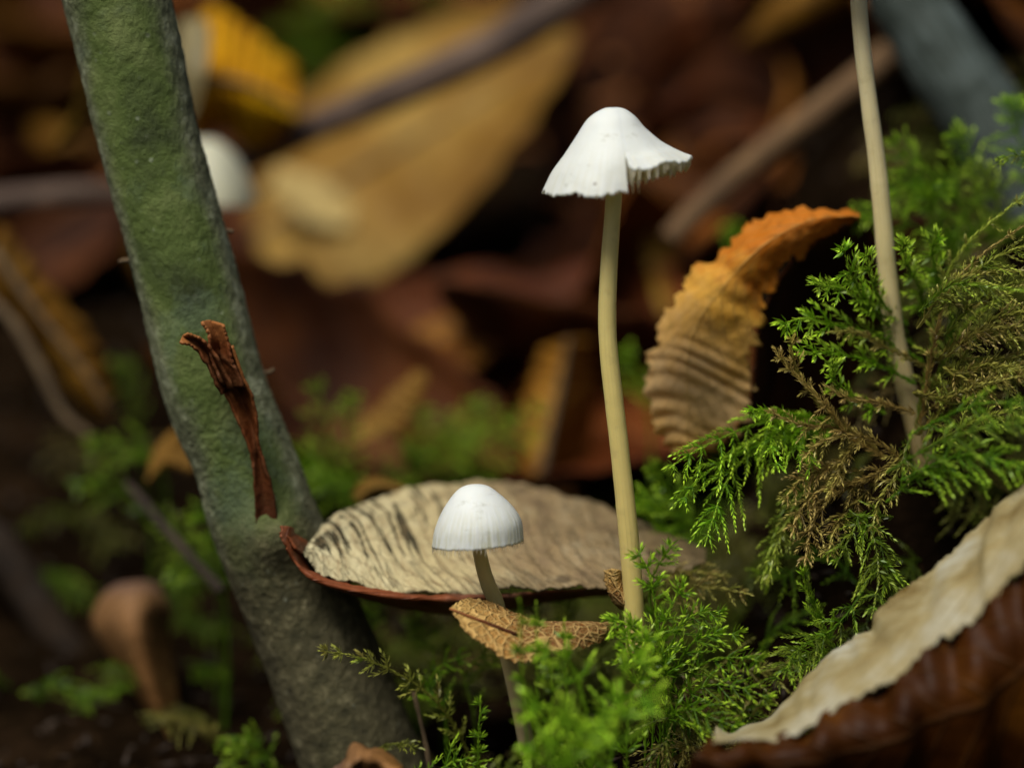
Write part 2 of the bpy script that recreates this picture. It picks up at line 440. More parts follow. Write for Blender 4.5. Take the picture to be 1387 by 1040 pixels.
M = {
    'soil': mat_soil(), 'bark': mat_bark(),
    'cap': mat_fungus('white_cap', (.74, .78, .76), (.58, .59, .45)),
    'cap_tall': mat_fungus('white_torn_cap', (.73, .77, .745), (.62, .62, .49), groove=.4),
    'cap_far': mat_fungus('cream_cap', (.56, .56, .42), (.50, .48, .32)),
    'flesh': mat_fungus('cap_flesh', (.80, .78, .66), (.80, .77, .62), .3, .85, .2),
    'gill': mat_stem('cream_gill', (.86, .74, .44), (.88, .78, .50), (.88, .82, .62), .5),
    'stem': mat_stem('cream_stem', (.60, .52, .22), (.54, .45, .16), (.44, .35, .12)),
    'stem2': mat_stem('olive_stem', (.56, .46, .20), (.44, .35, .15), (.30, .24, .14)),
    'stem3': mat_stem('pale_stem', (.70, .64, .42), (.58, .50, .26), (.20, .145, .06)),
    'moss': mat_moss('moss_leaf'),
    'wood': mat_wood('dark_twig', (.01, .006, .004), (.035, .022, .014), (.10, .065, .045)),
    'wood3': mat_wood('grey_brown_twig', (.018, .010, .007), (.06, .036, .024), (.17, .115, .08), 60),
    'wood2': mat_wood('brown_twig', (.03, .014, .005), (.095, .050, .017), (.2, .115, .045)),
    'paletwig': mat_wood('pale_twig', (.05, .034, .016), (.13, .085, .042), (.22, .155, .08)),
    'greytwig': mat_wood('grey_branch', (.010, .016, .011), (.035, .047, .040), (.11, .14, .135), 130),
    'bit': mat_wood('litter_bit', (.005, .003, .002), (.016, .009, .004), (.055, .03, .012), 120),
    'pale_leaf': dead_leaf_mat('pale_weathered_leaf', [(.07, .05, .02), (.28, .22, .09), (.58, .51, .30)], 210, (.24, .17, .08), 13, .4, .1, .6, .25, slits=True, spotcol=(.05, .035, .02), ucols=[(0, (.56, .52, .33)), (.38, (.44, .37, .2)), (.6, (.19, .13, .075)), (1, (.11, .075, .042))], bumpd=.3),
    'rust': dead_leaf_mat('rust_leaf_rim', [(.09, .022, .008), (.19, .055, .02), (.30, .14, .085)], 160, (.2, .08, .04), 9, .2, .15, .4, .3),
    'net': dead_leaf_mat('net_veined_leaf', [(.16, .065, .014), (.30, .15, .035), (.44, .26, .07)], 150, (.66, .46, .17), 9, .12, .15, .5, .6, net=760, bumpd=.25, ucols=[(0, (.50, .32, .10)), (.38, (.38, .19, .05)), (.5, (.10, .026, .006)), (1, (.07, .018, .004))]),
    'orange': dead_leaf_mat('orange_pleated_leaf', [(.20, .07, .01), (.42, .2, .05), (.62, .38, .14)], 150, (.75, .5, .16), 17, .22, .42, .6, .45, ucols=[(0, (.66, .20, .006)), (.36, (.60, .18, .006)), (.5, (.86, .50, .07)), (.72, (.78, .57, .28)), (1, (.86, .56, .16))]),
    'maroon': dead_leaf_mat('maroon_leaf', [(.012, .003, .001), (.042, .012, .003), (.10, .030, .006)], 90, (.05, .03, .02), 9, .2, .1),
    'cream': dead_leaf_mat('cream_leaf_fold', [(.11, .07, .018), (.26, .215, .105), (.37, .36, .285)], 95, (.27, .19, .06), 14, .0, .15, .6, .55),
    'rusty': dead_leaf_mat('rusty_leaf_blade', [(.014, .004, .001), (.045, .013, .001), (.14, .05, .004)], 55, (.08, .04, .015), 10, .25, .25, .5, .4),
    'tan': dead_leaf_mat('tan_leaf', [(.10, .045, .007), (.19, .10, .016), (.30, .19, .045)], 45, (.2, .12, .05), 9, .2, .2, .6, .4),
    'straw': dead_leaf_mat('straw_leaf', [(.36, .25, .08), (.50, .38, .15), (.56, .44, .2)], 45, (.3, .2, .08), 7, .0, .2),
    'yellow': dead_leaf_mat('yellow_leaf', [(.24, .07, .002), (.44, .21, .003), (.62, .40, .008)], 38, (.3, .17, .02), 7, .1, .25, .5, .3),
    'brown': dead_leaf_mat('brown_leaf', [(.03, .009, .0015), (.10, .029, .004), (.22, .075, .011)], 60, (.16, .08, .03), 10, .25, .2, .55, .4, rnd=.45),
    'russet': dead_leaf_mat('russet_leaf', [(.05, .014, .002), (.13, .038, .005), (.26, .085, .012)], 40, (.2, .08, .02), 10, .2, .2, .6, .4),
    'ochre': dead_leaf_mat('ochre_leaf', [(.07, .022, .003), (.19, .075, .008), (.34, .16, .028)], 60, (.3, .18, .07), 10, .2, .2, .55, .4, rnd=.35),
    'bract': dead_leaf_mat('bract_bark', [(.05, .014, .006), (.13, .04, .014), (.30, .13, .05)], 190, (.3, .15, .07), 1, .25, .1, .4, .2, ucols=[(0, (.30, .12, .035)), (.45, (.12, .035, .01)), (1, (.02, .008, .004))]),
    'bud': dead_leaf_mat('rolled_leaf', [(.08, .035, .012), (.2, .10, .035), (.28, .16, .08)], 110, (.2, .1, .05), 6, .1, .1, .38, .2, ucols=[(0, (.10, .065, .06)), (.22, (.15, .08, .035)), (1, (.24, .11, .03))]),
}


# ------------------------------------------------------------------ the ground
def H(x, y):
    x = np.asarray(x, float); y = np.asarray(y, float)
    z = -0.024 + 0.27 * sstep(0.03, 0.62, y) ** 1.0 + 0.02 * sstep(.02, .12, y)
    # mossy hump on the right with a steep front
    yy = y + 0.012 * np.sin(x * 60)
    z = z + (0.066 * sstep(0.012, 0.070, x) ** 1.15) * sstep(-0.004, 0.030, yy) * (1 - .8 * sstep(.09, .25, y))
    z = z + 0.012 * np.exp(-((x - .016) / .012) ** 2 - ((y - .012) / .014) ** 2)
    z = z + 0.06 * sstep(0.25, 3.0, np.abs(x))
    p = np.stack([x, y, 0 * x], -1)
    z = z + 0.004 * fbm(p * 55, 4, 3) + .012 * fbm(p * 9, 3, 5) * sstep(.06, .2, np.hypot(x, y))
    return z


def ground_at(px, py):
    ys = np.linspace(-.15, .6, 900)
    d = FWD + np.array([1, 0, 0]) * ((px - 693.5) * PXS / DIST) + UP * ((520 - py) * PXS / DIST)
    pts = CAM + d * ((ys - CAM[1]) / d[1])[:, None]
    k = np.argmax(H(pts[:, 0], pts[:, 1]) > pts[:, 2])
    return pts[k]


def stretch(n, a, far):
    t = np.linspace(-1, 1, n); k = 6.5
    s = np.sinh(k * t) / math.sinh(k)
    return far * s * .97 + a * t


gx = stretch(340, .16, 6.0); gy = stretch(340, .16, 6.0) + .04
X, Y = np.meshgrid(gx, gy, indexing='ij')
Z = H(X, Y) + .0016 * fbm(np.stack([X, Y, 0 * X], -1) * 260, 3, 9)
V = np.stack([X, Y, Z], -1).reshape(-1, 3)
g = obj('ground', make_mesh('ground', V, grid_faces(340, 340), M['soil'])); g['kind'] = 'structure'
g['label'] = 'dark humus soil of the forest floor rising to a bank'

# crumbs of bark and needles nobody could count
n = 5200
cx = rng.normal(0, .11, n); cy = rng.uniform(-.03, .34, n); cx = cx * (1 + np.maximum(cy, 0) * 2)
cz = H(cx, cy) + .0006
L = rng.uniform(.0008, .005, n) ** 1.0; Wd = rng.uniform(.0004, .0016, n); T = rng.uniform(.0003, .0008, n)
a = rng.uniform(0, 6.28, n); el = rng.normal(0, .45, n)
d1 = np.stack([np.cos(a) * np.cos(el), np.sin(a) * np.cos(el), np.sin(el)], 1); d2 = unit(np.cross(d1, rng.normal(0, 1, (n, 3)) * .4 + [0, 0, 1])); d3 = np.cross(d1, d2)
c = np.stack([cx, cy, cz], 1)
VV = []
for s1, s2, s3 in ((-1, 0, 0), (0, 1, 0), (1, 0, 0), (0, -1, 0), (0, 0, 1), (0, 0, -1)):
    VV.append(c + d1 * (L / 2 * s1)[:, None] + d2 * (Wd / 2 * s2)[:, None] + d3 * (T / 2 * s3)[:, None])
VV = np.stack(VV, 1).reshape(-1, 3)
f = np.array([[0, 1, 4], [1, 2, 4], [2, 3, 4], [3, 0, 4], [1, 0, 5], [2, 1, 5], [3, 2, 5], [0, 3, 5]])
F = (f[None] + (np.arange(n) * 6)[:, None, None]).reshape(-1, 3)
o = obj('leaf_litter_crumbs', make_mesh('crumbs', VV, F, M['bit'], smooth=False))
tag(o, 'loose dark crumbs of bark and leaf on the soil', 'litter', kind='stuff')


# ------------------------------------------------------------------ mushrooms
def build_cap(apex, prof, nphi=220, ns=46, th=.45 * MM, split=None, rough=.0, seed=0):
    """prof(phi array, s array) -> r, drop (metres). Returns outer grid."""
    ph = np.linspace(0, 2 * math.pi, nphi) + (split if split is not None else 0)
    s = np.linspace(0.002, 1, ns)
    PH, S = np.meshgrid(ph, s, indexing='ij')
    r, d = prof(PH, S)
    G = np.stack([r * np.cos(PH), r * np.sin(PH), -d], -1)
    G = G + unit(G + [0, 0, .008]) * (rough * (fbm(G * 420, 4, seed) * .7 + fbm(G * 150, 3, seed + 5)) * sstep(.15, .8, S))[..., None]
    return PH, S, G + apex


def pin(xs, ys):
    return lambda s: np.interp(s, xs, ys)


def smooth_prof(pts, n=60):
    p = spline(np.array(pts, float), n); t = np.linspace(0, 1, n)
    return (lambda s: np.interp(s, t, p[:, 0])), (lambda s: np.interp(s, t, p[:, 1]))


def cap_object(parent, PH, S, G, th, mat, name='cap'):
    nphi, ns = G.shape[:2]
    n = unit(np.cross(np.gradient(G, axis=0), np.gradient(G, axis=1)))
    if (n[..., 2].mean()) < 0: n = -n
    inner = G - n * (th * (1 - .55 * S ** 3))[..., None]
    m = nphi * ns
    V = np.vstack([G.reshape(-1, 3), inner.reshape(-1, 3)])
    F = [grid_faces(nphi, ns), grid_faces(nphi, ns, m, True)]
    idx = np.arange(m).reshape(nphi, ns); e = idx[:, -1]
    F.append(np.stack([e[:-1], e[1:], e[1:] + m, e[:-1] + m], 1))
    for col, fl in ((idx[0], 1), (idx[-1], -1)):
        q = np.stack([col[:-1], col[1:], col[1:] + m, col[:-1] + m], 1); F.append(q[:, ::fl])
    uv = np.stack([S.ravel(), ((PH - PH.min()) / 6.2832).ravel()], 1)
    Fa = np.vstack(F); me = make_mesh(name, V, Fa, mat, uv=np.vstack([uv, uv])); me.materials.append(M['flesh'])
    mi = np.zeros(len(Fa), np.int32); nf = (nphi - 1) * (ns - 1); mi[nf:2 * nf] = 1
    if len(me.polygons) == len(Fa): me.polygons.foreach_set('material_index', mi)
    return obj(name, me, parent)


def gills_mesh(apex, prof, phis, depth, th, jag, seed, s0=.12):
    """thin plates hanging below the cap from stem to rim"""
    rg = np.random.default_rng(seed); Vs = []; Fs = []; UV = []; off = 0
    for ph in phis:
        k = 26; s = np.linspace(s0 + (.35 if rg.random() < .35 else 0), .985, k)
        r, d = prof(np.full(k, ph), s)
        wob = .10 * np.sin(s * rg.uniform(5, 14) + rg.uniform(0, 6)) * (1 - .3 * s) * .2
        dep = depth(ph, s) * (1 + jag * rg.normal(0, 1, k) * s ** 3)
        base = np.stack([r * np.cos(ph + wob), r * np.sin(ph + wob), -d - .0002], -1)
        low = base - np.stack([0 * s, 0 * s, np.maximum(dep, .0001)], -1)
        low = low + np.stack([np.cos(ph) * s * 0, 0 * s, 0 * s], -1)
        tv = np.array([-math.sin(ph), math.cos(ph), 0]) * th / 2
        tv2 = tv * .35
        V = np.vstack([base + tv, low + tv2, base - tv, low - tv2]) + apex
        i = np.arange(k - 1)
        A = np.stack([i, i + 1, i + 1 + k, i + k], 1)
        Fs += [A + off, (A + 2 * k)[:, ::-1] + off, np.stack([i + k, i + k + 1, i + 3 * k + 1, i + 3 * k], 1) + off]
        e = np.array([[k - 1, 2 * k - 1, 4 * k - 1, 3 * k - 1]])
        Fs.append(e + off)
        Vs.append(V); UV.append(np.tile(np.stack([s, np.full(k, rg.random())], 1), (4, 1))); off += 4 * k
    return np.vstack(Vs), np.vstack(Fs), np.vstack(UV)


def stem_object(parent, pts, Y, widths, mat, seed, n=90, seg=28):
    p = PP(pts, Y)
    sc_ = np.linalg.norm(p - CAM, axis=1) / DIST
    r = np.array(widths) * PXS / 2 * sc_
    V, F, uv = tube(p, r, seg, n, seed, .07 * MM, 260)
    return obj('stem', make_mesh('stem', V, F, mat, uv=uv), parent)


K = PXS
# --- tall mushroom: bell cap, the front right margin torn and turned up over the gills
Lr, Ld = smooth_prof([(0, 0), (16, 2), (36, 15), (51, 37), (68, 63), (85, 87), (98, 114)])
Rr, Rd = smooth_prof([(0, 0), (13, 2.2), (27, 12), (40, 27), (62, 45), (84, 58), (105, 68)])
Br, Bd = smooth_prof([(0, 0), (16, 2), (36, 15), (51, 36), (68, 60), (84, 84), (95, 106)])
SPLIT = R(-80)


def tall_prof(ph, s):
    a = (ph - SPLIT) % (2 * math.pi) + 0 * s                  # 0..80 front right (raised), 80 = right, 170 = back, 260 = left
    a = np.where(ph >= SPLIT + 2 * math.pi - 1e-6, 2 * math.pi, a)
    deg = np.degrees(a)
    wr = np.clip(1 - sstep(85, 165, deg), 0, 1)                # right profile
    wl = sstep(165, 235, deg); wb = 1 - wr - wl
    low_ = 1 - sstep(.66, .86, s)                                # above the tear both sides share one profile
    kf = .5 * low_ * (1 - sstep(0, 75, deg)); wl = wl + kf; wr = wr - kf
    kb = .5 * low_ * sstep(285, 360, deg); wr = wr + kb; wl = wl - kb
    r = wr * Rr(s) + wl * Lr(s) + wb * Br(s); d = wr * Rd(s) + wl * Ld(s) + wb * Bd(s)
    tear = np.exp(-(deg / 26.0) ** 2) * sstep(.6, 1, s)         # right lip of the tear droops a little
    d = d + 9 * tear + 2.2 * np.sin(np.radians(deg) * 9) * s ** 4
    r = r - 4 * np.exp(-(deg / 50.0) ** 2) * s ** 3
    near = np.exp(-((360 - deg) / 22.0) ** 2) * s ** 3           # left lip hangs straight down
    r = r - 11 * near; d = d - 3 * near
    rag = (vnoise(np.stack([deg * .33, 0 * deg, 0 * deg], -1), 3) * 2.4 + vnoise(np.stack([deg * 1.1, 0 * deg, 0 * deg], -1), 5) * 1.6)
    e = s ** 8
    return (r + rag * .4 * e) * K, (d + rag * e) * K


apex = P(833, 145.5, 0.0)
base = P(862, 868, 0.001)
tm = empty('mushroom', base, 'tall white mushroom with torn bell cap on a long cream stem', 'mushroom', 'white mushrooms')
PH, S, G = build_cap(apex, tall_prof, 300, 60, split=SPLIT, rough=.16 * MM, seed=4)
cp = cap_object(tm, PH, S, G, .5 * MM, M['cap_tall'])


def tall_depth(ph, s):
    a = math.degrees((ph - SPLIT) % (2 * math.pi))
    fr = 1 - sstep(80, 130, a)
    fring = .25 + .9 * math.exp(-((a - 335) / 12.0) ** 2)
    flat = 1.2 * MM * np.sin(np.clip(s, 0, 1) * math.pi * .97) ** .8 * np.interp(s, [0, .9, 1], [1, 1, fring]) + .08 * MM
    open_ = (2.9 - 1.3 * a / 90) * MM * np.interp(s, [0, .3, .7, .93, 1], [.2, .8, 1, .85, .3])
    return flat * (1 - fr) + open_ * fr


phs = SPLIT + R(3) + np.linspace(0, 2 * math.pi - R(6), 58) + rng.normal(0, .012, 58)
V, F, uv = gills_mesh(apex, tall_prof, phs, tall_depth, .26 * MM, .24, 2)
obj('gills', make_mesh('gills', V, F, M['gill'], uv=uv), cp)
sp = [(834, 190), (832, 258), (829, 300), (825, 360), (822.5, 420), (824, 470), (831, 535), (839, 605), (847, 680), (854, 755), (859, 825), (862, 885)]
stem_object(tm, sp, (.0, .001), [20, 22, 22.5, 23.5, 25, 25, 25, 25.5, 26.5, 27, 26.5, 28], M['stem'], 5)

# --- small mushroom: smooth white dome
Sl = smooth_prof([(0, 0), (16, 2.5), (30, 12), (47, 37), (57, 62), (61, 85)])
Sr = smooth_prof([(0, 0), (14, 2.5), (26, 10), (46, 28), (59.5, 49), (63, 76)])


def small_prof(ph, s):
    wr = (.5 + .5 * np.cos(ph))
    r = wr * Sr[0](s) + (1 - wr) * Sl[0](s); d = wr * Sr[1](s) + (1 - wr) * Sl[1](s)
    e = s ** 7
    strie = np.sin(ph * 46) * .22 * sstep(.45, .95, s)
    rag = vnoise(np.stack([ph * 16, 0 * ph, 0 * ph], -1), 8) * 1.3
    return (r + strie) * K, (d + rag * e) * K


apex2 = P(646, 655.5, -0.003)
base2 = P(716, 1010, 0.004)
sm = empty('mushroom', base2, 'small white mushroom with smooth dome cap in front of pale leaf', 'mushroom', 'white mushrooms')
PH, S, G = build_cap(apex2, small_prof, 280, 50, rough=.04 * MM, seed=9)
cp = cap_object(sm, PH, S, G, .4 * MM, M['cap'])
phs = np.linspace(0, 2 * math.pi, 64, endpoint=False) + rng.normal(0, .01, 64)
V, F, uv = gills_mesh(apex2, small_prof, phs, lambda p, s: 1.2 * MM * np.sin(s * 3.0) ** .8 + .3 * MM, .12 * MM, .3, 3)
obj('gills', make_mesh('gills', V, F, M['gill'], uv=uv), cp)
stem_object(sm, [(645, 690), (648, 737), (654, 768), (662, 793), (672, 815), (679, 845), (687, 885), (696, 925), (706, 970), (716, 1020)], (-.003, .004),
            [16, 18.5, 20, 21, 21.5, 21, 21, 21, 22, 23], M['stem2'], 6)


# --- mushrooms with simple bell caps
def bell_mushroom(capx, capy, Y, Rpx, drop, label, stem, widths, mat, seed, tilt=0, dY=0.0, capm='cap'):
    b = P(*stem[-1], Y + dY)
    t = empty('mushroom', b, label, 'mushroom', 'white mushrooms')
    pr = smooth_prof([(0, 0), (.3 * Rpx, .05 * drop), (.62 * Rpx, .3 * drop), (.87 * Rpx, .68 * drop), (Rpx, drop)])

    def prof(ph, s):
        return pr[0](s) * K * (1 + .03 * np.sin(ph * 5 + seed)), (pr[1](s) + tilt * np.cos(ph) * s ** 2 + 1.5 * np.sin(ph * 7) * s ** 5) * K
    ap = P(capx, capy, Y)
    PH, S, G = build_cap(ap, prof, 120, 30, rough=.06 * MM, seed=seed)
    c = cap_object(t, PH, S, G, .45 * MM, M[capm])
    V, F, uv = gills_mesh(ap, prof, np.linspace(0, 2 * math.pi, 46, endpoint=False), lambda p, s: 1.3 * MM * np.sin(s * 3.0) ** .8 + .2 * MM, .18 * MM, .1, seed)
    obj('gills', make_mesh('gills', V, F, M['gill'], uv=uv), c)
    stem_object(t, stem, Y if dY == 0 else (Y, Y + dY), widths, mat, seed)
    return t


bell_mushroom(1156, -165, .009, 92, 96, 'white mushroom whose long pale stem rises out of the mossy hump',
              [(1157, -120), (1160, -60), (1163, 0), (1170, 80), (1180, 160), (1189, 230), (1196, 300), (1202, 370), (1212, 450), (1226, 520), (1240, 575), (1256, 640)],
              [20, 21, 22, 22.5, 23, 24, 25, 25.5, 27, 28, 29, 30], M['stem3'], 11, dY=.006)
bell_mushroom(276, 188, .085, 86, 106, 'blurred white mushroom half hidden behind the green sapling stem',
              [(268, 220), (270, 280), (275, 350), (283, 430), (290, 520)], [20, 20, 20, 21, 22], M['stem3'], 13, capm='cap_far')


# ------------------------------------------------------------------ the green sapling stem
tr = empty('sapling_stem', P(520, 1090, .017), 'slanting sapling stem coated in green algae with grey foot', 'tree')
cpts = [(140, -90), (160, 0), (199, 180), (246, 350), (293, 530), (330, 620), (358, 705), (398, 800), (447, 917), (492, 1040), (512, 1100)]
rad = np.array([74, 72, 68, 68, 70, 69, 74, 76, 80, 84, 88]) * PXS * 1.035
p = PP(cpts, .016)
pn = spline(p, 460); rn = spline(rad[:, None], 460)[:, 0]
t_, N_, B_ = frames(pn)
ang = np.linspace(0, 2 * math.pi, 200, endpoint=False)
D = N_[:, None] * np.cos(ang)[None, :, None] + B_[:, None] * np.sin(ang)[None, :, None]
V = pn[:, None] + D * rn[:, None, None]
knot = P(375, 700, .016)
dk = np.linalg.norm(V - knot, axis=-1)
amp = .35 * MM * fbm(V * 90, 3, 1) + .11 * MM * fbm(V * 700, 4, 2) + .15 * MM * fbm(V * 2600, 2, 3)
amp = amp + 2.6 * MM * np.exp(-(np.linalg.norm(V - P(378, 728, .008), axis=-1) / .0036) ** 2)
V = V + D * amp[..., None]
nn, seg = 460, 200
i, j = np.meshgrid(np.arange(nn - 1), np.arange(seg), indexing='ij')
a0 = (i * seg + j).ravel(); a1 = (i * seg + (j + 1) % seg).ravel()
uu, vv = np.meshgrid(np.linspace(0, 1, nn), np.linspace(0, 1, seg), indexing='ij')
obj('bark', make_mesh('bark', V.reshape(-1, 3), np.stack([a0, a1, a1 + seg, a0 + seg], 1), M['bark'], uv=np.stack([uu.ravel(), vv.ravel()], 1), attrs={'front': np.tile(np.cos(ang), nn)}), tr)
for (x, y, dx, dy) in ((318, 312, 14, 2), (345, 465, 12, 3), (372, 505, 10, -6), (160, 352, -12, 3)):
    V, F, uv = tube(PP([(x - dx * 2.2, y), (x - dx * .6, y + dy * .3), (x - dx * .1, y + dy)], .016), np.array([4, 3, 2.4]) * PXS, 8, 8, 3, .1 * MM, 900)
    obj('bark_scale', make_mesh('bark_scale', V, F, M['paletwig'], uv=uv), tr)

# dead forked bract standing against the stem
br = empty('dead_bract', P(360, 695, .006), 'forked reddish brown bract standing dry against the green sapling stem', 'bract')
yb = .0052
V, F, uv = loft([PP([(280, 478), (300, 520), (318, 560), (338, 610), (344, 650), (346, 708)], (yb, .0082)),
                 PP([(300, 470), (318, 515), (336, 560), (348, 605), (355, 650), (358, 712)], (yb + .003, .0084)),
                 PP([(315, 468), (335, 520), (347, 555), (350, 600), (366, 650), (376, 706)], (yb - .001, .0082))], 60, 22, .35 * MM, None, .35 * MM, 420, .1 * MM, 1)
obj('blade', make_mesh('blade', V, F, M['bract'], uv=uv), br)
V, F, uv = loft([PP([(272, 436), (283, 455), (284, 480), (300, 520)], yb - .001), PP([(286, 434), (296, 460), (300, 490), (312, 525)], yb + .0015), PP([(302, 440), (308, 460), (316, 490), (330, 525)], yb - .0012)], 30, 14, .35 * MM, None, .25 * MM, 420, .2 * MM, 2)
obj('prong', make_mesh('prong', V, F, M['bract'], uv=uv), br)
V, F, uv = loft([PP([(243, 464), (262, 470), (280, 495), (300, 535)], (yb - .003, yb - .0005)), PP([(247, 456), (268, 462), (288, 488), (308, 530)], (yb - .0015, yb + .001)), PP([(254, 452), (274, 460), (294, 482), (316, 528)], (yb - .003, yb - .0005))], 30, 12, .35 * MM, None, .2 * MM, 420, .2 * MM, 3)
obj('prong', make_mesh('prong', V, F, M['bract'], uv=uv), br)


# ------------------------------------------------------------------ hand-placed leaves
def leaf_thing(name, label, cat, parts, base, group=None):
    """parts: list of (part name, V, F, uv, material)"""
    t = empty(name, base, label, cat, group)
    for nm, V, F, uv, m in parts:
        obj(nm, make_mesh(nm, V, F, m, uv=uv), t)
    return t


def rib(pts, Y, w0, w1, mat, seed=0, n=26):
    p = PP(pts, Y); s = np.linalg.norm(p - CAM, axis=1) / DIST
    r = np.linspace(w0, w1, len(p)) * PXS / 2 * s
    V, F, uv = tube(p, r, 8, n, seed, .05 * MM, 500)
    return V, F, uv


# pale weathered leaf lying like a dish
back = PP([(411, 746), (438, 706), (500, 673), (570, 655), (650, 647), (725, 653), (800, 676), (880, 708), (955, 745)], [0.0084, 0.0156, 0.024, 0.0288, 0.0312, 0.0312, 0.0288, 0.0252, 0.0204])
mid1 = PP([(411, 747), (444, 722), (505, 705), (575, 698), (650, 695), (725, 700), (800, 716), (880, 735), (955, 752)], [0.0078, 0.012, 0.0168, 0.0204, 0.0216, 0.0216, 0.0204, 0.0186, 0.018])
mid2 = PP([(411, 748), (446, 752), (510, 756), (580, 757), (650, 756), (725, 755), (800, 758), (880, 764), (955, 760)], [0.0072, 0.0084, 0.0102, 0.012, 0.0126, 0.0126, 0.0126, 0.0132, 0.0156])
front = PP([(412, 750), (438, 776), (510, 798), (600, 804), (680, 800), (750, 796), (820, 794), (890, 790), (955, 768)], [0.0072, 0.006, 0.0054, 0.006, 0.0066, 0.0072, 0.0084, 0.0102, 0.0132])


def dish(u, v):
    q = np.abs(np.sin((u * 16 + v * 3.0) * math.pi))
    return .25 * MM * (q ** 6) * sstep(.05, .4, v) * (1 - v) + .3 * MM * np.sin(u * 40 + 8 * v) * (1 - sstep(.0, .12, v)) - .5 * MM * sstep(.93, 1, v)


V, F, uv = loft([front, mid2, mid1, back], 260, 90, .3 * MM, dish, .7 * MM, 170, .35 * MM, 21)
parts = [('blade', V, F, uv, M['pale_leaf'])]
rimA = PP([(379, 712), (384, 735), (404, 766), (445, 785), (520, 801), (600, 807), (680, 804), (760, 800), (850, 797)], [.004, .0035, .0045, .0045, .0045, .0056, .0066, .008, .011])
rimM = PP([(392, 714), (394, 742), (412, 774), (450, 794), (520, 808), (600, 814), (680, 811), (760, 805), (850, 800)], [.0055, .005, .004, .0035, .004, .005, .007, .010, .013])
rimB = PP([(398, 722), (406, 745), (424, 778), (456, 796), (520, 817), (600, 830), (680, 826), (760, 811), (850, 803)], [.010, .009, .008, .008, .010, .012, .013, .014, .016])
V, F, uv = loft([rimA, rimM, rimB], 160, 24, .3 * MM, None, .35 * MM, 260, .2 * MM, 5)
parts.append(('rolled_rim', V, F, uv, M['rust']))
V, F, uv = loft([PP([(379, 712), (383, 720), (390, 730), (400, 745)], .0042), PP([(388, 713), (396, 724), (408, 735), (415, 748)], (.005, .009)), PP([(395, 722), (412, 730), (428, 727), (438, 716)], (.008, .020))], 30, 16, .3 * MM, None, .2 * MM, 300, .2 * MM, 6)
parts.append(('lip', V, F, uv, M['rust']))
leaf_thing('dead_leaf', 'broad pale weathered leaf with dark slits and rust rolled rim behind small mushroom', 'leaf', parts, P(600, 815, .012))

V, F, uv = loft([PP([(478, 672), (492, 652), (515, 648), (545, 660)], .042), PP([(485, 680), (498, 664), (520, 658), (548, 665)], .039), PP([(492, 690), (505, 680), (525, 672), (550, 672)], .042)], 30, 14, .3 * MM, None, .3 * MM, 200, .3 * MM, 7)
leaf_thing('leaf_fragment', 'small reddish leaf fragment peeping over the rim of the broad pale leaf', 'leaf', [('blade', V, F, uv, M['tan'])], P(505, 680, .042))

# net-veined curled leaf
def netd(u, v):
    cells = np.abs(np.sin(u * 36 + 7 * v)) ** 5
    return -.15 * MM * np.exp(-((v - .42) / .03) ** 2) * (u < .5) + .06 * MM * cells
ny = -.0075
V, F, uv = loft([PP([(610, 823), (632, 811), (665, 815), (700, 830), (738, 842), (790, 842), (842, 844)], [ny, ny + .003, ny + .004, ny + .004, ny + .003, ny + .003, ny + .004]),
                 PP([(610, 824), (640, 828), (672, 836), (705, 848), (740, 846), (792, 846), (842, 845)], [ny, ny + .0004, ny + .0008, ny + .0008, ny + .001, ny + .001, ny + .003]),
                 PP([(610, 825), (642, 846), (675, 858), (705, 868), (742, 860), (795, 856), (842, 849)], [ny, ny - .0016, ny - .0018, ny - .0016, ny - .0005, ny, ny + .003]),
                 PP([(611, 826), (630, 853), (668, 882), (704, 897), (748, 884), (800, 874), (842, 853)], [ny, ny - .003, ny - .004, ny - .0035, ny - .002, ny + .0, ny + .004])], 150, 64, .25 * MM, netd, .25 * MM, 300, .25 * MM, 31)
parts = [('blade', V, F, uv, M['net'])]
parts.append(('midrib', *rib([(609, 824), (640, 836), (672, 848), (700, 859)], [ny - .0004, ny - .0010, ny - .0012, ny - .0012], 3.5, 5, M['rust']), M['bract']))
leaf_thing('dead_leaf', 'small curled tan leaf with raised net veins across the small mushroom stem', 'leaf', parts, P(705, 893, ny))

V, F, uv = loft([PP([(819, 772), (822, 795), (832, 815), (850, 830)], .0025), PP([(832, 770), (836, 792), (845, 812), (858, 828)], .0005), PP([(848, 776), (848, 795), (856, 812), (866, 826)], .003)], 40, 18, .3 * MM, None, .3 * MM, 400, .3 * MM, 9)
leaf_thing('leaf_fragment', 'brown curled leaf scrap against the foot of the tall mushroom', 'leaf', [('blade', V, F, uv, M['net'])], P(848, 832, .003))

# orange pleated leaf
oy = .021
outer = PP([(1165, 286), (1120, 280), (1070, 284), (1010, 312), (955, 360), (908, 420), (882, 485), (880, 545), (893, 590), (915, 614)], oy)
om = PP([(1165, 291), (1120, 294), (1078, 306), (1028, 338), (982, 385), (945, 438), (930, 493), (932, 548), (930, 590), (935, 612)], oy - .0045)
inner = PP([(1165, 297), (1125, 316), (1085, 342), (1055, 378), (1035, 420), (1022, 470), (1018, 530), (1005, 572), (975, 600), (955, 610)], oy - .002)


def pleat(u, v):
    ph_ = u * 17 + 1.3 * vnoise(np.stack([u * 7, v * 1.2, 0 * u], -1), 6) + .15 * np.sin(v * 3)
    w = np.sin(ph_ * 2 * math.pi) + .5 * vnoise(np.stack([u * 40, v * 3, 0 * u], -1), 7)
    am = np.clip(.4 + .8 * vnoise(np.stack([u * 9, v * 2.5, 0 * u + 3], -1), 8), 0, 2)
    return .38 * MM * w * am * (.45 + .55 * v)


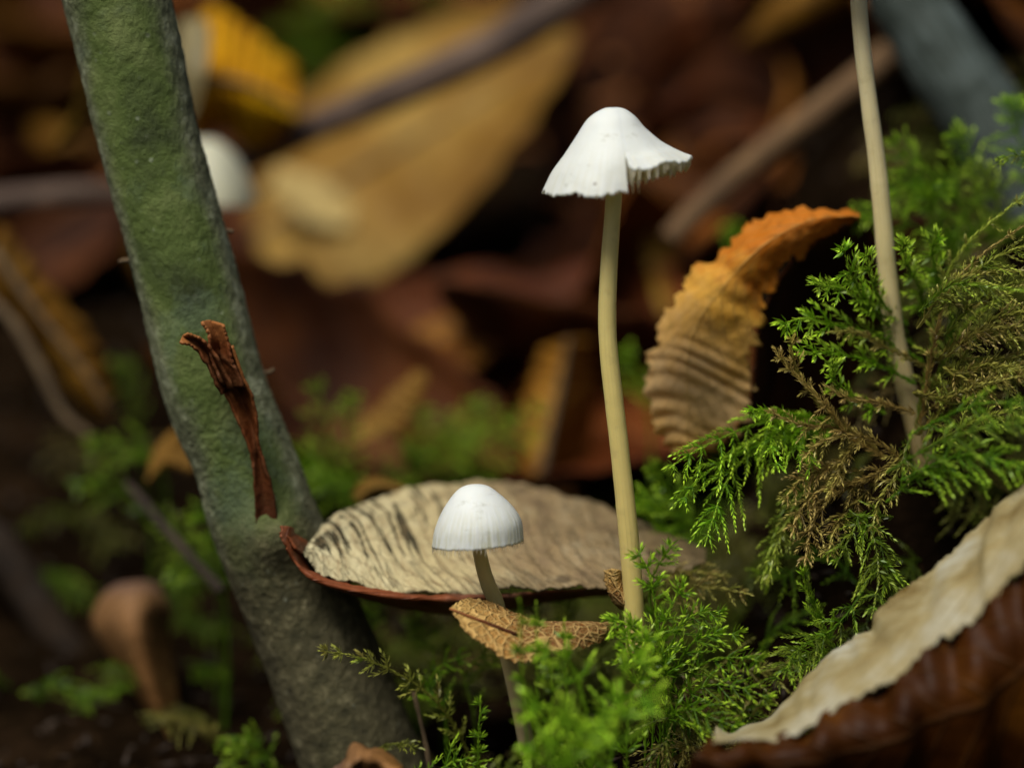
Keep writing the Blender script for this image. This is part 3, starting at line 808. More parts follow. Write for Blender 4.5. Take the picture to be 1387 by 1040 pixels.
V, F, uv = loft([inner, om, outer], 260, 40, .25 * MM, pleat, .9 * MM, 170, 1.0 * MM, 41)
parts = [('rolled_edge', V, F, uv, M['orange'])]
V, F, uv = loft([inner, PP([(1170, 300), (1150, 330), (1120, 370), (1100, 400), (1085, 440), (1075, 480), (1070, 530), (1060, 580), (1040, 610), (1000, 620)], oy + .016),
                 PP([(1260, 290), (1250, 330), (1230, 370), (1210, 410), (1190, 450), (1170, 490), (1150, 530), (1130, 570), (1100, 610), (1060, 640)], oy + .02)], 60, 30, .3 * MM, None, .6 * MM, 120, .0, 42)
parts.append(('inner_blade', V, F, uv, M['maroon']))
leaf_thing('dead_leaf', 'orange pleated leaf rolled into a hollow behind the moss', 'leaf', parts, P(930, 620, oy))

# foreground leaf with a cream folded edge
fy = -.024
top = PP([(1460, 600), (1387, 657), (1340, 697), (1300, 738), (1255, 775), (1215, 806), (1175, 850), (1130, 888), (1090, 925), (1045, 966), (1005, 988), (970, 992)], fy + .012)
fm_ = PP([(1460, 650), (1390, 705), (1345, 745), (1305, 785), (1262, 822), (1222, 856), (1180, 893), (1135, 922), (1092, 955), (1048, 980), (1005, 994), (968, 997)], fy + .002)
low = PP([(1460, 700), (1392, 760), (1350, 806), (1312, 842), (1266, 872), (1228, 905), (1184, 938), (1136, 955), (1095, 982), (1050, 1000), (1002, 1003), (966, 1004)], fy - .003)


def rip(u, v):
    ph_ = u * 9 + 1.1 * vnoise(np.stack([u * 6, v * .7, 0 * u], -1), 16)
    return .32 * MM * np.sin(ph_ * 6.283) * (.3 + v) * (.5 + .7 * vnoise(np.stack([u * 11, 0 * u, 0 * u], -1), 17)) + .4 * MM * vnoise(np.stack([u * 16, v * 2, 0 * u], -1), 18)


V, F, uv = loft([low, fm_, top], 220, 34, .35 * MM, rip, .5 * MM, 120, .55 * MM, 51)
parts = [('folded_edge', V, F, uv, M['cream'])]
b1 = PP([(1460, 702), (1392, 762), (1350, 808), (1312, 844), (1266, 874), (1228, 907), (1184, 940), (1136, 957), (1095, 984), (1050, 1001), (1002, 1004), (960, 1006)], fy - .002)
b2 = PP([(1470, 860), (1410, 890), (1370, 920), (1330, 950), (1280, 970), (1240, 985), (1195, 1005), (1140, 1020), (1090, 1030), (1040, 1040), (985, 1035), (940, 1025)], fy - .006)
b3 = PP([(1480, 1160), (1430, 1160), (1380, 1160), (1340, 1160), (1290, 1160), (1240, 1160), (1190, 1160), (1140, 1160), (1090, 1160), (1030, 1160), (960, 1130), (900, 1075)], fy + .004)
V, F, uv = loft([b3, b2, b1], 160, 40, .35 * MM, lambda u, v: .5 * MM * np.sin(u * 62) * v + .5 * MM * np.sin(u * 30 + v * 5), .8 * MM, 90, .4 * MM, 52)
parts.append(('blade', V, F, uv, M['rusty']))
leaf_thing('dead_leaf', 'large rusty leaf with a cream folded edge in front of the mossy hump', 'leaf', parts, P(1200, 1150, fy))

V, F, uv = loft([PP([(452, 1045), (470, 1022), (492, 1014), (515, 1016), (545, 1040)], -.016), PP([(458, 1060), (474, 1040), (494, 1030), (512, 1032), (540, 1056)], -.021), PP([(462, 1110), (476, 1090), (496, 1085), (512, 1085), (535, 1110)], -.012)], 40, 20, .3 * MM, lambda u, v: .9 * MM * vnoise(np.stack([u * 5, v * 2, 0 * u], -1), 21), .6 * MM, 200, .4 * MM, 61)
leaf_thing('dead_leaf', 'crinkled brown leaf tip at the foot of the sapling stem', 'leaf', [('blade', V, F, uv, M['bud'])], P(498, 1100, -.014))


# leaves further back (blurred)
def back_leaf(name, label, mat, rails, Ys, seed, nu=50, nv=24, wav=1.0, midrib=True, disp=None, group=None):
    rr = [PP(r, y) for r, y in zip(rails, Ys)]
    V, F, uv = loft(rr, nu, nv, .35 * MM, disp or (lambda u, v: .3 * MM * np.sin(u * 50 - 12 * np.abs(v - .5) + 4 * vnoise(np.stack([u * 5, v * 3, 0 * u], -1), seed))), wav * MM, 60, .6 * MM, seed)
    parts = [('blade', V, F, uv, M[mat])]
    if midrib:
        c = spline(np.array([spline(r, 12) for r in rr]).reshape(len(rr), -1), 21)[10].reshape(12, 3) + np.array([0, -.0004, .0003])
        V, F, uv = tube(c, np.linspace(.0007, .0003, 12), 8, 24, seed)
        parts.append(('midrib', V, F, uv, M['paletwig']))
    return leaf_thing(name, label, 'leaf', parts, rr[0].mean(0), group)


back_leaf('dead_leaf', 'large tan leaf lying under the dark diagonal twig', 'tan',
          [[(372, 395), (480, 392), (585, 325), (690, 205), (776, 78)], [(345, 320), (460, 250), (580, 180), (690, 110), (778, 62)], [(325, 250), (430, 115), (560, 42), (700, 2), (778, 45)]], [.13, .145, .17], 71)
back_leaf('dead_leaf', 'bright yellow leaf beside the top of the green sapling stem', 'yellow',
          [[(262, 192), (295, 172), (340, 205), (385, 190)], [(255, 110), (300, 110), (345, 120), (400, 150)], [(256, 50), (288, 12), (330, 40), (402, 95)]], [.098, .092, .112], 72)
back_leaf('dead_leaf', 'pale cream leaf flank behind the yellow leaf', 'cream',
          [[(228, 120), (240, 150), (262, 160)], [(238, 80), (256, 95), (278, 100)], [(248, 30), (266, 26), (284, 36)]], [.086, .086, .09], 73, midrib=False)
back_leaf('dead_leaf', 'small cream yellow leaf tip below the large tan leaf', 'straw',
          [[(362, 256), (410, 294), (472, 312)], [(368, 240), (420, 268), (478, 296)], [(378, 226), (430, 240), (480, 276)]], [.136, .1385, .1405], 74, midrib=False, wav=.1, disp=lambda u, v: 0 * u)
back_leaf('dead_leaf', 'tan leaf stretched in the hollow below the large tan leaf', 'ochre',
          [[(360, 600), (450, 580), (560, 540), (690, 470)], [(352, 560), (450, 510), (560, 470), (690, 410)], [(375, 520), (450, 450), (560, 420), (680, 360)]], [.10, .112, .135], 75)
back_leaf('dead_leaf', 'narrow ochre leaf tip among the green moss tufts', 'tan',
          [[(478, 605), (520, 590), (560, 560), (580, 515)], [(476, 598), (510, 575), (545, 540), (578, 508)], [(478, 590), (505, 560), (540, 525), (575, 503)]], [.066, .068, .07], 76, midrib=False)
back_leaf('dead_leaf', 'long dark brown leaf standing behind the tall mushroom stem', 'russet',
          [[(650, 640), (720, 500), (790, 380), (860, 240)], [(700, 650), (770, 520), (850, 400), (920, 280)], [(760, 655), (840, 540), (920, 420), (990, 300)]], [.10, .125, .14], 77)
back_leaf('dead_leaf', 'large russet leaf on the bank behind the bell cap of the tall mushroom', 'russet',
          [[(800, 330), (900, 260), (1010, 220), (1140, 210)], [(810, 240), (910, 170), (1020, 130), (1150, 120)], [(820, 130), (920, 70), (1030, 30), (1160, 20)]], [.16, .18, .20], 78)
back_leaf('dead_leaf', 'russet leaf under the brown slanting twig behind the orange leaf', 'russet',
          [[(930, 330), (1040, 340), (1160, 300), (1260, 230)], [(940, 270), (1050, 260), (1160, 220), (1270, 150)], [(960, 200), (1060, 180), (1170, 120), (1280, 60)]], [.12, .135, .15], 79)
back_leaf('dead_leaf', 'orange brown leaf strip left of the green sapling stem', 'ochre',
          [[(-20, 380), (50, 470), (105, 545), (140, 575)], [(-10, 340), (55, 430), (115, 505), (148, 560)], [(0, 305), (65, 385), (130, 465), (158, 530)]], [.075, .072, .082], 80)
back_leaf('dead_leaf', 'brown leaf sliver beside the upper edge of the green sapling stem', 'ochre',
          [[(75, 200), (100, 150), (115, 90)], [(90, 190), (112, 140), (128, 85)], [(105, 185), (125, 140), (140, 80)]], [.09, .092, .095], 81, midrib=False)
back_leaf('dead_leaf', 'curled ochre leaf standing behind the tall mushroom stem foot', 'ochre',
          [[(690, 650), (705, 590), (720, 520), (735, 470)], [(730, 655), (745, 590), (760, 520), (770, 460)], [(790, 660), (800, 590), (805, 520), (800, 460)]], [.088, .08, .09], 82)
back_leaf('dead_leaf', 'tan leaf slip low behind the sapling stem near the moss', 'tan',
          [[(200, 650), (225, 630), (262, 640)], [(205, 630), (230, 608), (262, 620)], [(212, 610), (238, 585), (265, 600)]], [.05, .052, .056], 83, midrib=False)
# rolled conical leaf on the left
V, F, uv = loft([PP([(160, 790), (134, 812), (126, 850), (163, 910), (202, 968), (233, 1003)], [.052, .05, .05, .047, .044, .042]),
                 PP([(195, 786), (185, 810), (180, 850), (195, 905), (215, 962), (233, 1004)], [.05, .04, .037, .037, .037, .038]),
                 PP([(215, 792), (230, 822), (233, 860), (237, 910), (241, 962), (238, 1000)], [.052, .048, .048, .046, .044, .042])], 60, 24, .35 * MM, None, .5 * MM, 90, .2 * MM, 84)
leaf_thing('dead_leaf', 'smooth brown leaf rolled into a cone pointing down left of the sapling', 'leaf', [('blade', V, F, uv, M['bud'])], P(228, 1002, .04))


# ------------------------------------------------------------------ twigs and branches
def twig(name, label, pts, Y, widths, mat, seed, cat='twig', knots=(), bump=.25):
    p = PP(pts, Y); s = np.linalg.norm(p - CAM, axis=1) / DIST
    r = np.array(widths) * PXS / 2 * s
    t = empty(name, p[0], label, cat)
    V, F, uv = tube(p, r, 24, 90, seed, bump * MM, 220)
    obj('shaft', make_mesh('shaft', V, F, M[mat], uv=uv), t)
    for (f, dx, dy, dY, wd) in knots:
        q = spline(p, 100)[int(f * 99)]; e = q + np.array([dx * PXS, dY, -dy * PXS])
        V, F, uv = tube([q, (q + e) / 2 + [0, 0, .0003], e], np.array([wd, wd * .8, wd * .6]) * PXS / 2, 12, 16, seed + 1, .15 * MM, 300)
        obj('side_stub', make_mesh('side_stub', V, F, M[mat], uv=uv), t)
    return t


twig('twig', 'dark diagonal twig crossing the large tan leaf', [(300, 228), (345, 212), (420, 175), (520, 132), (640, 78), (730, 25), (830, -45)], (.100, .112), [30, 36, 42, 46, 52, 56, 60], 'wood3', 91, knots=[(.55, 25, -22, .004, 16)])
twig('twig', 'brown twig slanting behind the white bell cap', [(905, 325), (940, 290), (1000, 235), (1070, 180), (1150, 120), (1220, 60)], (.080, .09), [30, 36, 36, 38, 40, 42], 'wood2', 92)
twig('twig', 'grey twig running flat behind the green sapling stem', [(-60, 285), (0, 272), (90, 264), (170, 262), (250, 266)], .10, [40, 36, 32, 30, 28], 'wood3', 93)
twig('branch', 'thick blue grey branch leaning behind the mossy hump', [(1195, -60), (1235, 10), (1290, 95), (1345, 180), (1390, 270), (1430, 350)], (.065, .058), [96, 104, 110, 112, 116, 120], 'greytwig', 94, 'branch', bump=.6)
twig('twig', 'thin grey stalk left of the sapling stem foot', [(172, 655), (195, 680), (215, 705), (255, 750), (300, 800)], (.05, .035), [9, 11, 12, 12, 11], 'wood', 95)
twig('twig', 'curved pale stalk under the orange brown leaf strip', [(-20, 400), (20, 440), (55, 500), (85, 560), (120, 590)], .068, [16, 15, 14, 13, 11], 'paletwig', 96)
twig('twig', 'dark fallen twig at the lower left edge', [(-60, 690), (10, 760), (70, 850), (110, 900)], .065, [60, 56, 50, 40], 'bit', 97)
twig('twig', 'slender brown stalk dropping from the dried moss strand', [(560, 935), (566, 960), (575, 1000), (584, 1050)], .006, [5, 6, 6, 6], 'paletwig', 98)

# ------------------------------------------------------------------ scattered dead leaves on the bank
def proto_leaf(Ln, Wd, curl, bend, seed, rip_=.6):
    u = np.linspace(0, 1, 34); v = np.linspace(-1, 1, 17)
    U, Vv = np.meshgrid(u, v, indexing='ij')
    wv = np.sin(np.clip(U, 0, 1) ** .8 * math.pi) ** .8 * (1 + .12 * vnoise(np.stack([U * 22, 0 * U + np.sign(Vv) * 3, 0 * U], -1), seed) * (np.abs(Vv) > .8)) * Wd / 2 + .0002
    k = curl * (1 + .5 * U)
    x = np.sin(k * Vv) / k * wv; z = (1 - np.cos(k * Vv)) / k * wv
    th = bend * (U - .3); y = (U - .5) * Ln * np.cos(th * .6); z = z + np.sin(th) * Ln * (U - .3) * .6
    z = z + rip_ * .5 * MM * np.sin(U * 48 - 10 * np.abs(Vv)) * np.abs(Vv) ** .7 + 1.6 * MM * fbm(np.stack([x, y, 0 * x], -1) * 60, 3, seed) 
    return np.stack([x, y, z], -1)


protos = []
for k, (l, wd, cu, be) in enumerate([(.058, .036, .9, .6), (.05, .03, 1.5, -.5), (.064, .04, .6, .9), (.045, .028, 1.9, .4), (.055, .034, -1.1, .5), (.05, .03, 1.2, 1.3)]):
    G = proto_leaf(l, wd, cu, be, 100 + k)
    V, F, uv = shell(G, .3 * MM)
    mr = spline(G[:, 8] + [0, 0, .0002], 20)
    V2, F2, uv2 = tube(np.vstack([mr[0] - [0, .008, -.001], mr]), np.linspace(.0008, .0003, 21), 8, 30, k)
    for mt in ('brown', 'ochre', 'maroon'):
        protos.append((make_mesh('blade', V, F, M[mt], uv=uv), make_mesh('midrib', V2, F2, M['bract'], uv=uv2)))
cnt = 0
SHAPE = ['shallow', 'curled', 'broad flat', 'tightly rolled', 'arched', 'bent up']
TONE = ['brown', 'ochre', 'maroon']


def where(px, py, y):
    if px < 150: return 'left of the sapling ' + ('above the grey twig' if py < 260 else 'below the grey twig')
    if px < 420: return 'right behind the sapling stem' if py > 230 else 'behind the yellow leaf'
    if px < 800: return 'above the dark diagonal twig' if py < 120 else ('beyond the large tan leaf' if py < 420 else 'above the broad pale leaf')
    if px < 960: return 'behind the tall mushroom cap' if py < 300 else 'behind the tall mushroom stem'
    return 'behind the brown slanting twig' if px < 1180 else 'behind the thick grey branch'


for k in range(900):
    y = rng.uniform(.10, .42); x = rng.uniform(-1, 1) * (.075 + .16 * (y + .43) * .62)
    if cnt >= 80: break
    z = float(H(x, y))
    if x > .02 and y < .09: continue
    q = np.array([x, y, z]) - CAM; dp = q @ FWD
    px = 693.5 + q[0] / dp * DIST / PXS; py = 520 - (q @ UP) / dp * DIST / PXS
    if 330 < px < 860 and 130 < py < 560 and y < .22: continue
    if px < 330 and py > 430: continue
    if 880 < px < 1250 and py < 360 and y < .15: continue
    if not (-70 < px < 1457 and -90 < py < 1100): continue
    if px < 230 and py > 250 and rng.random() < .7: continue
    mi = int(rng.choice([0, 0, 1, 2, 2, 2])); pi_ = int(rng.integers(0, 6)); pm = protos[pi_ * 3 + mi]
    e = 1e-3; nrm = unit(np.array([-(H(x + e, y) - H(x - e, y)) / (2 * e), -(H(x, y + e) - H(x, y - e)) / (2 * e), 1.0]))
    nrm = unit(nrm + rng.normal(0, .38, 3)); 
    t = bpy.data.objects.new('dead_leaf', None); COL.objects.link(t); t.empty_display_size = .005
    t.location = (x, y, z + .004 + rng.uniform(0, .006))
    qn = Vector(nrm).to_track_quat('Z', 'Y') @ Vector((0, 0, 1)).rotation_difference(Vector((0, 0, 1)))
    e3 = qn.to_matrix().to_euler(); t.rotation_euler = e3
    t.rotation_euler.rotate_axis('Z', float(rng.uniform(0, 6.28)))
    s = float(rng.uniform(.95, 1.5)); t.scale = (s, s, s)
    tag(t, '%s %s dead leaf on the bank %s' % (SHAPE[pi_], TONE[mi], where(px, py, y)), 'leaf', 'dead leaves scattered over the bank')
    for nm, me in zip(('blade', 'midrib'), pm):
        c = bpy.data.objects.new(nm, me); COL.objects.link(c); c.parent = t
    cnt += 1


# ------------------------------------------------------------------ moss
def leafy(pts, ll, step, rg, spread=.75, whorl=3, tone0=0., tone1=1., stemr=.00012):
    """a moss shoot: a thin stem set with small pointed leaves"""
    L_ = np.sum(np.linalg.norm(np.diff(pts, axis=0), axis=1)); m = max(4, int(L_ / step))
    p = spline(pts, m); t, N, B = frames(p)
    u = np.linspace(0, 1, m)
    idx = np.repeat(np.arange(m), whorl); q = len(idx)
    ang = idx * 2.4 + np.tile(np.arange(whorl), m) * (6.283 / whorl) + rg.normal(0, .35, q)
    r = N[idx] * np.cos(ang)[:, None] + B[idx] * np.sin(ang)[:, None]
    uu = u[idx]
    sp = (spread * (1 - .55 * uu ** 2) + rg.normal(0, .15, q))[:, None]
    d = t[idx] * np.cos(sp) + r * np.sin(sp)
    size = (ll * (1 - .45 * uu ** 2) * rg.uniform(.7, 1.25, q))[:, None]
    side = np.cross(t[idx], r)
    b = p[idx]
    wdt = .14
    v0 = b + side * size * .07; v1 = b - side * size * .07
    v2 = b + d * size * .45 + side * size * wdt + r * size * .04; v3 = b + d * size * .45 - side * size * wdt + r * size * .04
    v4 = b + d * size + t[idx] * size * .12
    V = np.stack([v0, v2, v4, v3, v1], 1).reshape(-1, 3)
    o5 = np.arange(q) * 5
    F = np.stack([o5, o5 + 1, o5 + 2, o5 + 3, ], 1)
    F2 = np.stack([o5, o5 + 3, o5 + 4, o5 + 4], 1)
    tn = tone0 + (tone1 - tone0) * np.repeat(uu, 5) ** 1.6 + np.tile([0, .1, .3, .1, 0], q) * .5
    # stem
    ms = max(4, m // 2); ps = spline(pts, ms); _, Ns, Bs = frames(ps)
    a = np.array([0, 2.094, 4.189]); rr = stemr * np.linspace(1, .4, ms)
    SV = (ps[:, None] + (Ns[:, None] * np.cos(a)[None, :, None] + Bs[:, None] * np.sin(a)[None, :, None]) * rr[:, None, None]).reshape(-1, 3)
    i, j = np.meshgrid(np.arange(ms - 1), np.arange(3), indexing='ij')
    a0 = (i * 3 + j).ravel(); a1 = (i * 3 + (j + 1) % 3).ravel()
    SF = np.stack([a0, a1, a1 + 3, a0 + 3], 1) + len(V)
    tn = np.concatenate([tn, np.full(len(SV), tone0)])
    return np.vstack([V, SV]), np.vstack([F, SF]), tn


def frond_data(pts, blen, rg, nb=14, ll=.00062, plane=None, droop=.25, beta=.95, start=.12, step=.00026, stemleaf=.8, tipcurl=0., sides=(1, -1)):
    """main shoot and its side branches: list of (name, V, F, tone)"""
    p = spline(pts, 60); t = unit(np.gradient(p, axis=0))
    nrm = np.array([0, -.8, .6]) if plane is None else np.asarray(plane, float)
    res = [('stem', *leafy(p[::3], ll * stemleaf, step, rg, .6, 3, .1, .9, ll * .14))]
    for k in range(nb):
        u = start + (1 - start) * (k + .5 * rg.random()) / nb; i = min(int(u * 59), 58)
        for sgn in sides:
            if rg.random() < .08: continue
            S_ = unit(np.cross(nrm, t[i])) * sgn
            Ln = blen * (np.sin((u * .82 + .18) * math.pi) ** .7) * rg.uniform(.45, 1.2) + blen * .08
            b = beta + rg.normal(0, .12)
            d0 = unit(t[i] * math.cos(b) + S_ * math.sin(b) + nrm * rg.normal(.05, .22))
            q = np.linspace(0, 1, 6)[:, None]
            c = p[i] + d0 * Ln * q + (t[i] * .25 - np.array([0, 0, 1]) * droop) * Ln * q ** 2
            res.append(('branch', *leafy(c, ll, step, rg, .75, 3, .2, 1.0, ll * .1)))
    return res


def join(lst):
    Vs, Fs, Ts = [], [], []; off = 0
    for _, V, F, T in lst:
        Vs.append(V); Fs.append(F + off); Ts.append(T); off += len(V)
    return np.vstack(Vs), np.vstack(Fs), np.concatenate(Ts)


def frond(label, group, pts, Y, blen, nb=14, dry=0., shade=.5, seed=0, ll=.00062, split=True, plane=None, droop=.25, name='moss_frond', root=True, **kw):
    rg = np.random.default_rng(1000 + seed)
    p = PP(pts, Y)
    if root:                                       # let the shoot start on the ground it grows from
        gpt = np.array([p[0][0], p[0][1] + .002, float(H(p[0][0], p[0][1] + .002))])
        if gpt[2] < p[0][2]:
            dz = p[0][2] - gpt[2]; gpt[2] -= .001
            p = np.vstack([gpt, (gpt + p[0]) / 2 + [0.0005, 0.001, 0], p]) if dz > .006 else np.vstack([gpt, p])
            kw['start'] = kw.get('start', .12) + (.3 if dz > .006 else .12)
    lst = frond_data(p, blen * PXS, rg, max(4, int(nb * .72)), ll, plane, droop, **kw)
    t = None

    def mk(nm, V, F, T):
        n_ = len(V)
        return make_mesh(nm, V, F, M['moss'], attrs={'tone': T, 'dry': np.clip(dry + rg.normal(0, .1), 0, 1) * np.ones(n_), 'shade': np.clip(shade + rg.normal(0, .08), 0, 1) * np.ones(n_)}, smooth=False)
    if split:
        t = empty(name, p[0], label, 'moss', group)
        for nm, V, F, T in lst:
            obj(nm, mk(nm, V, F, T), t)
    else:
        V, F, T = join(lst)
        t = obj(name, mk(name, V, F, T)); tag(t, label, 'moss', group); origin_to(t, p[0])
    return t


sd_ = iter(range(1, 400))
# fresh green spray in focus
L1 = 'fresh bright green feathery moss frond drooping from the hump beside the orange leaf'; G1 = 'fresh green moss spray beside the orange leaf'
for pts, Yv, bl, nb, kw in [
    ([(1150, 585), (1085, 570), (1035, 572), (985, 590), (940, 612), (903, 636)], (.014, -.001), 42, 15, dict(sides=(1, -1))),
    ([(1140, 590), (1060, 585), (1020, 612), (988, 645), (968, 695), (953, 745)], (.014, -.002), 46, 15, {}),
    ([(1150, 580), (1105, 573), (1075, 590), (1085, 612), (1112, 634)], (.014, -.001), 30, 10, {}),
    ([(1130, 585), (1060, 582), (1045, 600), (1056, 640)], (.012, -.003), 26, 9, {}),
    ([(1130, 570), (1070, 560), (1035, 556), (1012, 556)], (.012, -.001), 24, 9, {}),
    ([(1120, 590), (1040, 600), (990, 620), (945, 650), (918, 690)], (.012, -.0015), 30, 12, {}),
]:
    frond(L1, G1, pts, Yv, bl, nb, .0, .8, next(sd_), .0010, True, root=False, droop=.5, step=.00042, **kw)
# paler green shoots around the tall pale stem
L2 = 'pale green leafy moss shoot reaching out around the long pale stem'; G2 = 'pale green moss shoots on the hump'
for pts, Yv, bl, nb in [
    ([(1250, 490), (1190, 455), (1130, 440), (1085, 432), (1052, 446)], (.014, .004), 36, 11),
    ([(1240, 470), (1190, 430), (1150, 395), (1120, 388), (1097, 383)], (.014, .003), 30, 9),
    ([(1230, 450), (1180, 415), (1155, 375), (1140, 328)], (.014, .003), 30, 9),
    ([(1230, 440), (1195, 410), (1178, 370), (1172, 335)], (.014, .004), 24, 8),
    ([(1240, 520), (1180, 490), (1120, 478), (1075, 480)], (.012, .003), 30, 10),
    ([(1250, 430), (1245, 390), (1225, 350), (1228, 320)], (.016, .006), 26, 9),
    ([(1260, 420), (1270, 380), (1262, 340), (1275, 310)], (.016, .007), 26, 9),
    ([(1200, 560), (1150, 540), (1130, 510), (1128, 485)], (.01, .002), 24, 8),
]:
    frond(L2, G2, pts, Yv, bl, nb,   .1, .8, next(sd_), .0014, True, root=False, droop=.1, step=.0007)
# blurred green tufts on the crest of the hump
L3 = 'soft green moss frond on the crest of the hump beneath the grey branch'; G3 = 'crest moss fronds'
for pts, Yv, bl, nb in [
    ([(1300, 360), (1270, 280), (1235, 225), (1208, 188)], (.035, .03), 60, 12), ([(1320, 330), (1290, 260), (1250, 250), (1200, 262)], (.035, .03), 60, 12),
    ([(1330, 320), (1320, 240), (1305, 195), (1290, 170)], (.035, .032), 50, 11), ([(1280, 350), (1230, 300), (1180, 290), (1150, 300)], (.034, .028), 45, 10),
    ([(1400, 260), (1385, 200), (1370, 160), (1372, 130)], (.035, .032), 45, 10), ([(1350, 330), (1350, 270), (1335, 235), (1310, 215)], (.03, .027), 45, 10),
    ([(1290, 330), (1260, 290), (1262, 262), (1290, 255)], (.028, .024), 34, 9),
]:
    frond(L3, G3, pts, Yv, bl, nb, .03, .8, next(sd_), .0014, False, root=True, step=.0007)
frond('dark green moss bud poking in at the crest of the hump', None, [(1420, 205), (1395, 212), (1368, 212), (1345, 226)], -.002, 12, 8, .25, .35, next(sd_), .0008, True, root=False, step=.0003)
# dry olive and brown strands
L4 = (['rope-like brown moss stem climbing the hump behind the pale stem'] * 2 + ['feathery olive moss strand combed flat along the flank of the hump'] * 4 + ['thin brown moss stem crossing in front of the long pale stem'] * 2
      + ['bleached straw coloured moss tip beside the hollow of the orange leaf'] * 2 + ['brown moss strand above the fresh green spray'] * 2 + ['brown moss strand hanging at the dark hollow'] + ['matted rust brown moss tuft under the hump'] * 5
      + ['olive moss strand dangling right of the fresh green spray'] * 2 + ['dry grey brown moss strand at the foot of the tall mushroom'] * 2)
G4 = 'dry moss strands'
for k4, (pts, Yv, bl, nb, dr, sh) in enumerate([
    ([(1245, 590), (1255, 520), (1268, 450), (1285, 395), (1330, 345), (1395, 300)], (.006, .004), 9, 10, .85, .5),
    ([(1240, 580), (1262, 470), (1272, 400), (1310, 330), (1395, 260)], (.010, .008), 22, 14, .6, .45),
    ([(1250, 600), (1290, 530), (1330, 500), (1395, 478)], (.004, .003), 30, 14, .6, .5),
    ([(1240, 590), (1290, 545), (1340, 520), (1400, 505)], (.006, .003), 26, 14, .75, .5),
    ([(1245, 560), (1290, 470), (1330, 420), (1400, 380)], (.012, .008), 28, 14, .5, .4),
    ([(1250, 610), (1310, 575), (1350, 560), (1400, 545)], (.002, -.002), 26, 12, .55, .45),
    ([(1260, 500), (1200, 470), (1160, 450), (1120, 450)], (.010, .006), 12, 8, .8, .5),
    ([(1240, 560), (1190, 545), (1150, 540), (1115, 520)], (.006, .003), 12, 8, .85, .5),
    ([(1200, 620), (1150, 590), (1120, 550), (1075, 505), (1045, 468)], (.006, -.001), 26, 10, .98, .78),
    ([(1190, 610), (1130, 565), (1090, 520), (1072, 480), (1076, 452)], (.006, -.001), 22, 9, .98, .72),
    ([(1180, 600), (1130, 580), (1085, 575), (1035, 555)], (.006, .0), 22, 9, .95, .5),
    ([(1240, 640), (1190, 600), (1150, 590), (1110, 600), (1085, 625)], (.004, -.001), 24, 10, .9, .55),
    ([(1230, 600), (1215, 640), (1190, 680), (1180, 730)], (.002, -.002), 26, 10, .8, .45),
    ([(1220, 620), (1170, 650), (1120, 660), (1085, 690), (1070, 730)], (.004, -.003), 26, 12, .97, .5),
    ([(1200, 640), (1150, 660), (1110, 690), (1095, 730), (1090, 765)], (.004, -.003), 24, 12, .97, .46),
    ([(1190, 650), (1150, 690), (1130, 720), (1120, 760)], (.004, -.003), 24, 11, .95, .5),
    ([(1170, 640), (1120, 635), (1085, 650), (1060, 680)], (.004, -.002), 24, 10, .97, .52),
    ([(1160, 600), (1140, 625), (1132, 650), (1120, 672)], (.003, -.003), 12, 7, .9, .6),
    ([(1110, 640), (1080, 680), (1055, 730), (1040, 790)], (.008, .004), 20, 12, .45, .35),
    ([(1090, 640), (1062, 690), (1045, 740), (1030, 800)], (.010, .006), 20, 12, .3, .3),
    ([(880, 830), (910, 800), (960, 795), (1020, 805)], (.010, .004), 26, 12, .9, .4),
    ([(870, 820), (900, 780), (940, 775), (990, 780)], (.012, .008), 26, 12, .9, .45),
]):
    frond(L4[k4], G4, pts, Yv, bl, nb, dr, sh + .15, next(sd_), .0009, True, root=False, droop=.3, name='dry_moss_strand', stemleaf=1.25, step=.00036)
frond('dried tattered moss strand arching off the sapling stem foot', None, [(640, 1030), (610, 975), (575, 935), (525, 905), (480, 888), (425, 880)], (.006, -.001), 26, 15, .62, .45, next(sd_), .0011, True, root=False, droop=.1, step=.0005)
# upright little shoot in the dark hollow
frond('single upright scaly green moss shoot in the dark hollow under the hump', None, [(1128, 880), (1108, 830), (1092, 795), (1086, 768)], (.002, -.001), 26, 8, .05, .45, next(sd_), .0009, True, root=True, droop=-.2, step=.0003, beta=.5)
L5 = 'dark green moss frond hanging down the shaded face of the hump'; G5 = 'hanging moss on the shaded face'
for pts, Yv, bl, nb in [([(1150, 690), (1180, 720), (1190, 780), (1180, 840)], (.0, -.006), 40, 10), ([(1190, 720), (1200, 770), (1215, 810), (1190, 860)], (.0, -.006), 36, 10),
                        ([(1150, 880), (1120, 880), (1080, 890), (1040, 930)], (.002, -.006), 44, 11), ([(1170, 800), (1130, 850), (1080, 880), (1060, 920)], (.002, -.008), 44, 11),
                        ([(1210, 700), (1170, 700), (1150, 730), (1130, 770)], (.002, -.004), 30, 9)]:
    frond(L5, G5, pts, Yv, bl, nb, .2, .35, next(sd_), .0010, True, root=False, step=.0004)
L6 = 'blurred green moss frond leaning over the dark hollow at the side of the hump'; G6 = 'moss fronds above the hollow'
for pts, Yv, bl, nb in [([(1200, 640), (1270, 600), (1330, 580), (1400, 570)], (-.008, -.014), 40, 12), ([(1220, 650), (1290, 620), (1340, 620), (1400, 640)], (-.008, -.014), 40, 12),
                        ([(1230, 590), (1290, 560), (1340, 545), (1400, 550)], (-.006, -.012), 40, 12), ([(1200, 680), (1250, 640), (1290, 640), (1340, 660)], (-.006, -.012), 34, 10)]:
    frond(L6, G6, pts, Yv, bl, nb, .12, .45, next(sd_), .0011, False, root=False, step=.0005)
